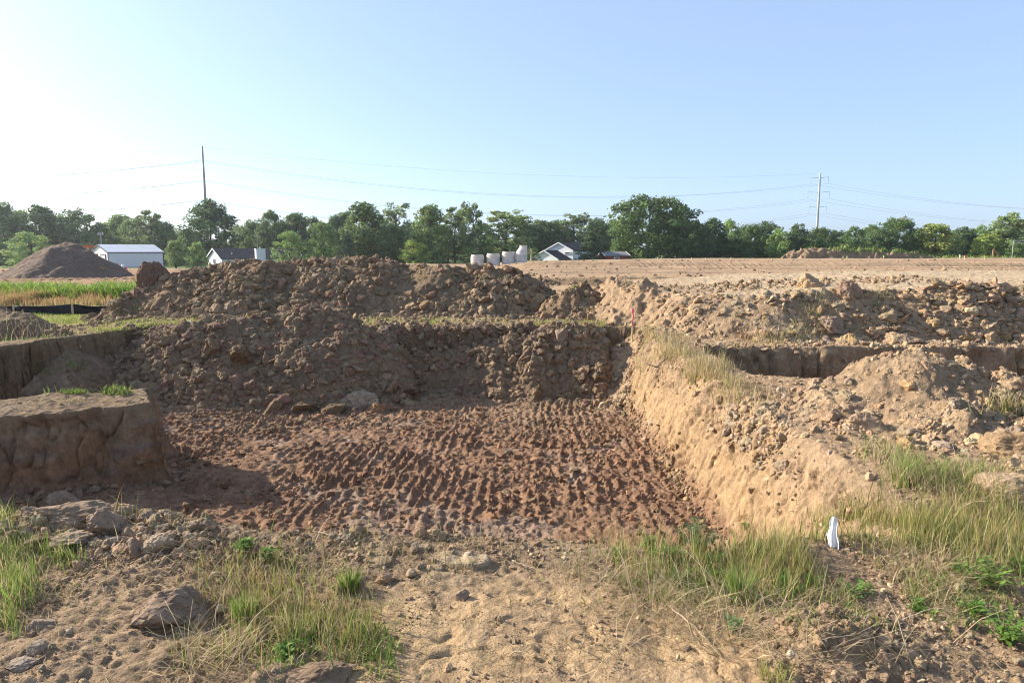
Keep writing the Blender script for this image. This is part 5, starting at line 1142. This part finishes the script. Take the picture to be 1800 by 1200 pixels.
# ------------------------------------------------------------------ machines at the wood's edge
def lift_machine():
    D = 118.0; p = place(157, D); root = empty("boom_lift", p); zt = at_y(157, 431, D)[2] - p[2]; w = 24 / FPX * D
    m = MB(); m.box((0, 0, zt * 0.42), (2.4, 2.0, 0.7)); m.box((0.5, 0, zt * 0.42 + 0.6), (1.0, 1.6, 0.6)); m.build("chassis", M_ORANGE, root)
    for x in (-0.8, 0.8):
        for y in (-0.9, 0.9):
            t = MB(); t.lathe([(0.0, -0.15), (0.42, -0.15), (0.45, 0), (0.42, 0.15), (0.0, 0.15)], n=16); t.v[-1] = t.v[-1][:, [0, 2, 1]] + np.array([x, y, zt * 0.42 - 0.45]); t.build("wheel", M_DARKTRIM, root)
    b = MB(); b.tube([(0.6, 0, zt * 0.5), (0.1, 0, zt * 0.82)], 0.16, 8); b.tube([(0.1, 0, zt * 0.82), (-0.3, 0, zt - 0.5)], 0.12, 8); b.build("boom", M_ORANGE, root)
    k = MB(); k.box((-0.1, 0, zt - 0.25), (w * 0.5, 1.2, 0.55)); k.build("basket", M_ORANGE, root); q = MB(); q.box((-0.35, -0.62, zt - 0.62), (1.2, 0.1, 0.28)); q.build("panel", M_WHITE, root)
    tag(root, "orange lift machine beside the left end of the metal shed", "machine")
lift_machine()
def excavator():
    D = 114.0; p = place(1748, D, -2.0); root = empty("excavator", p); s = 1.0
    t = MB()
    for y in (-0.95, 0.95):
        for (a, b, z0, z1) in ((-1.6, 1.6, 0.0, 0.7),):
            t.box((3.0, y, 0.35), (3.2, 0.5, 0.66), 0, 0.86)
    t.build("track", M_DARKTRIM, root); h = MB(); h.box((3.0, 0, 1.25), (2.6, 2.0, 0.9), 0, 0.93); h.build("body", M_YELLOWCAT, root)
    c = MB(); c.box((2.2, -0.5, 2.15), (1.1, 0.9, 0.95), 0, 0.9); c.build("cab", M_GLASS, root)
    zt = at_y(1748, 438, D)[2] - p[2]
    b = MB(); b.tube([(1.8, 0.3, 1.4), (1.2, 0.3, zt * 0.68), (0.1, 0.3, zt)], [0.15, 0.17, 0.1], 6); b.build("boom", M_YELLOWCAT, root)
    d = MB(); d.tube([(0.1, 0.3, zt), (-0.1, 0.3, 0.95)], [0.16, 0.12], 6); d.build("stick", M_YELLOWCAT, root); k = MB(); k.box((0.05, 0.3, 0.55), (0.7, 0.8, 0.8), 0, 0.8); k.build("bucket", M_DARKTRIM, root)
    tag(root, "ochre excavator with its boom raised before the yellowish bush", "excavator")
excavator()
rail = MB(); a, b = at_y(1782, 424, 112), at_y(1850, 422, 112)
for dz in (0, -0.28): rail.tube([a + [0, 0, dz], b + [0, 0, dz]], 0.05, 6)
for f in (0.0, 0.5, 1.0):
    q = a + (b - a) * f; zz = float(land_z(q[0], 112)[0]); rail.tube([[q[0], 112.06, zz], [q[0], 112.06, q[2] + 0.06]], 0.05, 6)
tag(rail.build("railing", M_GALV, None), "white double rail at the right picture edge before the trees", "railing")

# ------------------------------------------------------------------ survey stakes, pipes and the like
def stake(px, top, bot, label, D=None, tape=None, w=0.045, lean=0.0, group=None):
    if D is None: p = at_z(px, bot, 0.4); D = p[1]
    p = place(px, D, -0.1); zt = at_y(px, top, D)[2]; root = empty("survey_stake", p); m = MB(); H = zt - p[2]; m.box((lean * H / 2, 0, H / 2), (w, w * 0.5, H), 0.4); o = m.build("stake", M_WOOD, root)
    if lean: o.rotation_euler = (0, math.atan(lean), 0)
    if tape:
        r_ = np.random.default_rng(int(px)); t = MB(); n = 6; L_ = 0.34 * H; V = []
        for i in range(n + 1):
            f = i / n; V += [(-0.3 * w - 0.10 * H * f * f * (w / 0.1), -w * 0.8, H * 0.9 - L_ * f), (w * (0.5 - 0.2 * f + 0.3 * math.sin(4 * f)), -w * 0.8 - 0.4 * w * f, H * 0.93 - L_ * f * 0.9)]
        t.add(V, [(2 * i, 2 * i + 1, 2 * i + 3, 2 * i + 2) for i in range(n)]); t.box((0, 0, H * 0.93), (w * 1.4, w, H * 0.12)); t.build("flagging_tape", tape, root)
    return tag(root, label, "stake", group)
G = "survey stakes along the field's far edge"
for px, top, lab in ((1157, 452, "stake nearest the largest tree at the field's far edge"), (1217, 453, "second stake right of the largest tree, standing by itself"), (1242, 453, "third stake right of the largest tree"), (1286, 452, "fourth stake, halfway between the large tree and the spoil bank")):
    stake(px, top, 461, lab, 84, None, 0.13, group=G)
stake(1483, 450, 459, "leftmost of two stakes before the weedy spoil bank", 82, None, 0.10, group=G); stake(1490, 450, 459, "lime taped stake before the weedy spoil bank", 82, M_GREENTAPE, 0.10, group=G)
stake(1554, 449, 459, "stake under the right end of the weedy spoil bank", 82, M_GREENTAPE, 0.10, group=G); stake(1688, 448, 459, "pale taped stake left of the pink one", 78, M_WHITE, 0.10, group=G)
stake(1697, 449, 462, "stake with bright pink tape far right on the field", 70, M_PINK, 0.10, group=G); stake(1733, 450, 460, "lime taped stake left of the excavator", 80, M_GREENTAPE, 0.12, group=G)
stake(1322, 452, 460, "leaning bare stick between the last tree row stake and the spoil bank", 84, None, 0.08, 0.5, group=G)
stake(219, 470, 482, "short red stake right of the gravel heap", 40, M_PINK, 0.08)
stake(1115, 541, 566, "wooden stake with pink tape at the left foot of the tan platform", 12.9, M_PINK, 0.022)
p = place(256, 42, 0.15); m = MB(); m.tube([p + [-0.55, 0, 0.1], p + [0.45, 0.1, 0.12]], 0.05, 10); m.tube([p + [-0.1, 0.03, 0.1], p + [-0.05, 0, -0.3]], 0.05, 10); tag(m.build("plastic_pipe", M_WHITE, None), "short white plastic pipe on the rusty dirt right of the gravel heap", "pipe")
p = place(214, 130, 0); m = MB(); m.lathe([(0.0, 0), (0.28, 0), (0.28, 0.55), (0.2, 0.75), (0.0, 0.8)], p, 10); tag(m.build("standpipe", M_WHITE, None), "small white post in front of the metal shed's long wall", "post")
def rag(px, py, label, s, y=None):
    x, yy, z = [float(v[0]) for v in px_ground(np.array([px], float), np.array([py], float))]; r_ = np.random.default_rng(int(px)); n = 8; u, v = np.meshgrid(np.linspace(-1, 1, n), np.linspace(0, 1, n))
    V = np.stack([u * s * 0.4 * (1.1 - v), 0.25 * s * np.sin(u * 5 + v * 3), v * s], -1).reshape(-1, 3) + r_.normal(0, s * 0.03, (n * n, 3))
    idx = np.arange(n * n).reshape(n, n); q = np.stack([idx[:-1, :-1], idx[:-1, 1:], idx[1:, 1:], idx[1:, :-1]], -1).reshape(-1, 4)
    o = mesh_obj("white_rag", V, q, M_BAG); o.location = (x, yy, z); o.modifiers.new("thickness", 'SOLIDIFY').thickness = 0.004; tag(o, label, "rag")
M_BAG = flat_mat("white_plastic", (0.82, 0.82, 0.84), 0.35, var=0.05)
rag(335, 573, "tiny scrap of white plastic on the grass behind the slumped heap", 0.10)

def bag():
    """white plastic strip tied to a thin stake in the tall grass, creased down its length"""
    D = 3.75; g = at_y(1465, 950, D); zg = float(surf_z(g[0], D)[0]); root = empty("flagged_stake", (g[0], D, zg), math.radians(-42)); zt = at_y(1465, 908, D)[2] - zg; zb = at_y(1467, 971, D)[2] - zg
    m = MB(); m.tube([(0, 0.012, -0.05), (-0.004, 0.012, zt + 0.004)], 0.003, 6); m.build("wire_stake", M_STEEL, root)
    n, k = 26, 15; t = np.linspace(0, 1, n)[:, None]; u = np.linspace(-1, 1, k)[None, :]
    half = np.interp(t, [0, 0.12, 0.35, 0.62, 0.8, 0.93, 1], [0.014, 0.022, 0.023, 0.034, 0.030, 0.020, 0.005]); mid = np.interp(t, [0, 0.2, 0.5, 0.75, 1], [-0.002, -0.004, -0.006, 0.004, 0.010])
    X_ = mid + half * u; Z_ = zt + (zb - zt) * (t + 0.03 * u * u * (1 - t)) + 0 * u; Y_ = -0.006 - 0.010 * np.cos(u * 4.4 + 1.6 * t) * (0.4 + 0.8 * t) + 0.003 * np.sin(7 * t + 2 * u)
    # a second fold hangs lower on the left
    V = np.stack([X_, Y_, Z_], -1).reshape(-1, 3); idx = np.arange(n * k).reshape(n, k); q = np.stack([idx[:-1, :-1], idx[:-1, 1:], idx[1:, 1:], idx[1:, :-1]], -1).reshape(-1, 4)
    b = mesh_obj("plastic_flag", V, q, M_BAG, parent=root); b.modifiers.new("thickness", 'SOLIDIFY').thickness = 0.0015
    n2 = 10; t = np.linspace(0, 1, n2)[:, None]; u = np.linspace(-1, 1, 6)[None, :]; X2 = -0.012 - 0.020 * t + (0.006 + 0.016 * t) * u; Z2 = zt - 0.05 - 0.075 * t + 0.018 * u * t; Y2 = 0.014 + 0.004 * np.sin(3 * u + 4 * t) + 0.01 * t
    V = np.stack([X2 + 0 * Z2, Y2 + 0 * Z2, Z2 + 0 * X2], -1).reshape(-1, 3); idx = np.arange(n2 * 6).reshape(n2, 6); q = np.stack([idx[:-1, :-1], idx[:-1, 1:], idx[1:, 1:], idx[1:, :-1]], -1).reshape(-1, 4)
    f = mesh_obj("flag_fold", V, q, M_BAG, parent=root); f.modifiers.new("thickness", 'SOLIDIFY').thickness = 0.0015
    tag(root, "creased white plastic flag on a thin stake in the tall grass", "flag")
bag()

# silt fence: black cloth sagging between wooden stakes
def silt_fence():
    D = 17.2; root = empty("silt_fence", (0, 0, 0)); M_CLOTH = flat_mat("black_fabric", (0.018, 0.019, 0.022), 0.8, var=0.3, scale=8)
    sx = [-260, -170, -75, 26, 129, 191, 262]; P = [at_y(px, 548, D + 0.3 * math.sin(px)) for px in sx]
    V, q, nn = [], [], 0
    for i, px in enumerate(sx):
        p = P[i]; g = float(surf_z(p[0], p[1])[0]); top = at_y(px, {129: 533.5, 26: 537}.get(px, 537.5), p[1])[2]
        m = MB(); m.box((p[0], p[1] - 0.03, (g - 0.1 + top + 0.015) / 2), (0.035, 0.035, top - g + 0.13)); m.build("stake", M_WOOD, root)
    for i in range(len(sx) - 1):
        a, b = P[i], P[i + 1]; ta, tb = [at_y(sx[j], {129: 534, 26: 537.5}.get(sx[j], 538), P[j][1])[2] for j in (i, i + 1)]
        n, k = 26, 7; t = np.linspace(0, 1, n)[:, None]; v = np.linspace(0, 1, k)[None, :]
        x = a[0] + (b[0] - a[0]) * t; y = a[1] + (b[1] - a[1]) * t; g = surf_z(x.ravel(), y.ravel())[:, None]; top = ta + (tb - ta) * t - 0.03 * np.sin(np.pi * t)
        zz = g - 0.05 + (top - g + 0.05) * v; yy = y + 0.05 * np.sin(np.pi * t) * np.sin(np.pi * v) + 0.02 * np.sin(7 * v + 9 * t)
        V.append(np.stack([x + 0 * v, yy + 0 * v, zz], -1).reshape(-1, 3)); idx = np.arange(n * k).reshape(n, k) + nn; nn += n * k
        q.append(np.stack([idx[:-1, :-1], idx[1:, :-1], idx[1:, 1:], idx[:-1, 1:]], -1).reshape(-1, 4))
    c = mesh_obj("cloth", np.concatenate(V), np.concatenate(q), M_CLOTH, parent=root); c.modifiers.new("thickness", 'SOLIDIFY').thickness = 0.006
    tag(root, "low black silt fence sagging between wooden stakes in the grass", "silt fence")
silt_fence()

# sticks and dead stems lying about
def stick(pts, rad, label, name="stick", cat="stick", col=None):
    P = np.array(pts, float); n = 14; t = np.linspace(0, 1, len(P)); tt = np.linspace(0, 1, n); Q = np.stack([np.interp(tt, t, P[:, i]) for i in range(3)], 1); r_ = np.random.default_rng(int(abs(P[0, 0] * 1000)) + 3); Q[1:-1] += r_.normal(0, rad * 0.8, (n - 2, 3))
    m = MB(); m.tube(Q, np.linspace(rad, rad * 0.5, n), 6); return tag(m.build(name, col or M_DEAD, None, smooth=True), label, cat)
M_DEAD = flat_mat("dead_stem", (0.42, 0.32, 0.21), 0.9, var=0.25, scale=30)
def on(px, py, lift=0.0):
    x, y, z = px_ground(np.array([px], float), np.array([py], float)); return np.array([x[0], y[0], z[0] + lift])
a = at_y(928, 634, 12.15); stick([a + [0, 0.05, -0.25], at_y(941, 600, 12.1)], 0.013, "pale stick poking up from the clods in the back corner of the pit")
stick([on(1135, 640, 0.02), on(1160, 628, 0.03), on(1185, 612, 0.03), on(1205, 606, 0.06)], 0.012, "dark root lying across the far end of the bank top", "root", "root", M_BARK)
stick([on(1085, 652, 0.02), on(1100, 640, 0.04)], 0.016, "short broken root hanging at the bank's back corner", "root", "root", M_BARK)
stick([on(1585, 1100, 0.03), on(1640, 1088, 0.06), on(1700, 1092, 0.03)], 0.003, "long pale dead stem lying right of the soil hump")
stick([on(1440, 1135, 0.03), on(1500, 1128, 0.03), on(1530, 1095, 0.05)], 0.003, "bent dead stem lying across the soil hump")
stick([on(1180, 1080, 0.03), on(1230, 1120, 0.03), on(1262, 1155, 0.02)], 0.0035, "straight dead stem in the straw beside the bare path")
stick([on(560, 940, 0.02), on(610, 955, 0.02)], 0.004, "pale curved stem on the pit lip in the middle")
stick([on(900, 990, 0.02), on(955, 1010, 0.015)], 0.003, "thin stem lying on the cracked soil above the path")
stick([on(590, 1205, 0.0), at_y(578, 1130, 2.6), at_y(575, 1115, 2.62)], 0.004, "single green stem standing at the bottom edge below the left grass", "plant_stem", "stem", M_STEM)
def lay(p0, p1, y0, lab, nm, rad=0.006):
    a, b = at_y(*p0, y0), at_y(*p1, y0); a[2] = float(surf_z(a[0], y0)[0]) + 0.03; b[2] = float(surf_z(b[0], y0)[0]) + 0.04; stick([a, (a + b) / 2 + [0, 0.05, 0.03], b], rad, lab, nm, nm)
lay((1655, 625), (1708, 632), 10.72, "bent bleached root on the far lip of the trench", "root", 0.010)
lay((1235, 958), (1180, 985), 3.55, "dry branch caught in the right bank grass", "branch", 0.005)

# cleat prints of a tracked machine pressed across the far field
def cleat_prints():
    V, F, n0 = [], [], 0
    for (x0, x1, y0, slope, pitch, tl, amp) in ((9, 60, 49.5, 0.004, 0.40, 0.55, 0.12), (10, 60, 46.2, 0.004, 0.45, 0.4, 0.12), (-32, -18, 30.8, 0.25, 0.38, 0.6, 0.15)):
        xs = np.arange(x0, x1, 0.07); v = np.linspace(0, 1, 9)
        x, vv = np.meshgrid(xs, v); y = y0 + slope * (x - x0) + (vv - 0.5) * 1.3 + 0.25 * fbm2(x, x * 0, 6, 2, 301)
        ph = (x + (vv - 0.5) * 0.5) / pitch; z = field_z(x, y) + 0.035 + (amp * (0.5 + 0.5 * np.sin(2 * np.pi * ph)) ** 0.6 * (0.6 + 0.5 * fbm2(x, y, 2.0, 3, 302)) + 0.03 * fbm2(x, y, 0.25, 3, 303)) * np.sin(np.pi * vv) ** 0.5 - 0.12 * (1 - np.sin(np.pi * vv) ** 0.3)
        ny, nx = x.shape; idx = np.arange(ny * nx).reshape(ny, nx) + n0; n0 += ny * nx
        V.append(np.stack([x, y, z], -1).reshape(-1, 3)); F.append(np.stack([idx[:-1, :-1], idx[:-1, 1:], idx[1:, 1:], idx[1:, :-1]], -1).reshape(-1, 4))
    V = np.concatenate(V); c = np.tile(TAN * 0.98, (len(V), 1)); c[V[:, 0] < -10] = np.array([0.27, 0.155, 0.09])
    tag(mesh_obj("cleat_marks_ground", V, np.concatenate(F), M_FAR, c), "rows of cleat prints pressed across the field", None, None, "structure")
cleat_prints()

# ------------------------------------------------------------------ summer haze in the air
def haze():
    m = MB(); m.box((0, 180.0, 13.0), (660, 500, 38.0)); mt = bpy.data.materials.new("haze_air"); mt.use_nodes = True; nt = mt.node_tree; nt.nodes.clear()
    out = nt.nodes.new("ShaderNodeOutputMaterial"); v = nt.nodes.new("ShaderNodeVolumePrincipled"); v.inputs["Color"].default_value = (0.86, 0.92, 1.0, 1); v.inputs["Density"].default_value = 0.0002; v.inputs["Anisotropy"].default_value = 0.35
    nt.links.new(v.outputs[0], out.inputs["Volume"]); o = m.build("haze", mt, None); tag(o, "thin summer haze over the whole site", None, None, "stuff")
haze()
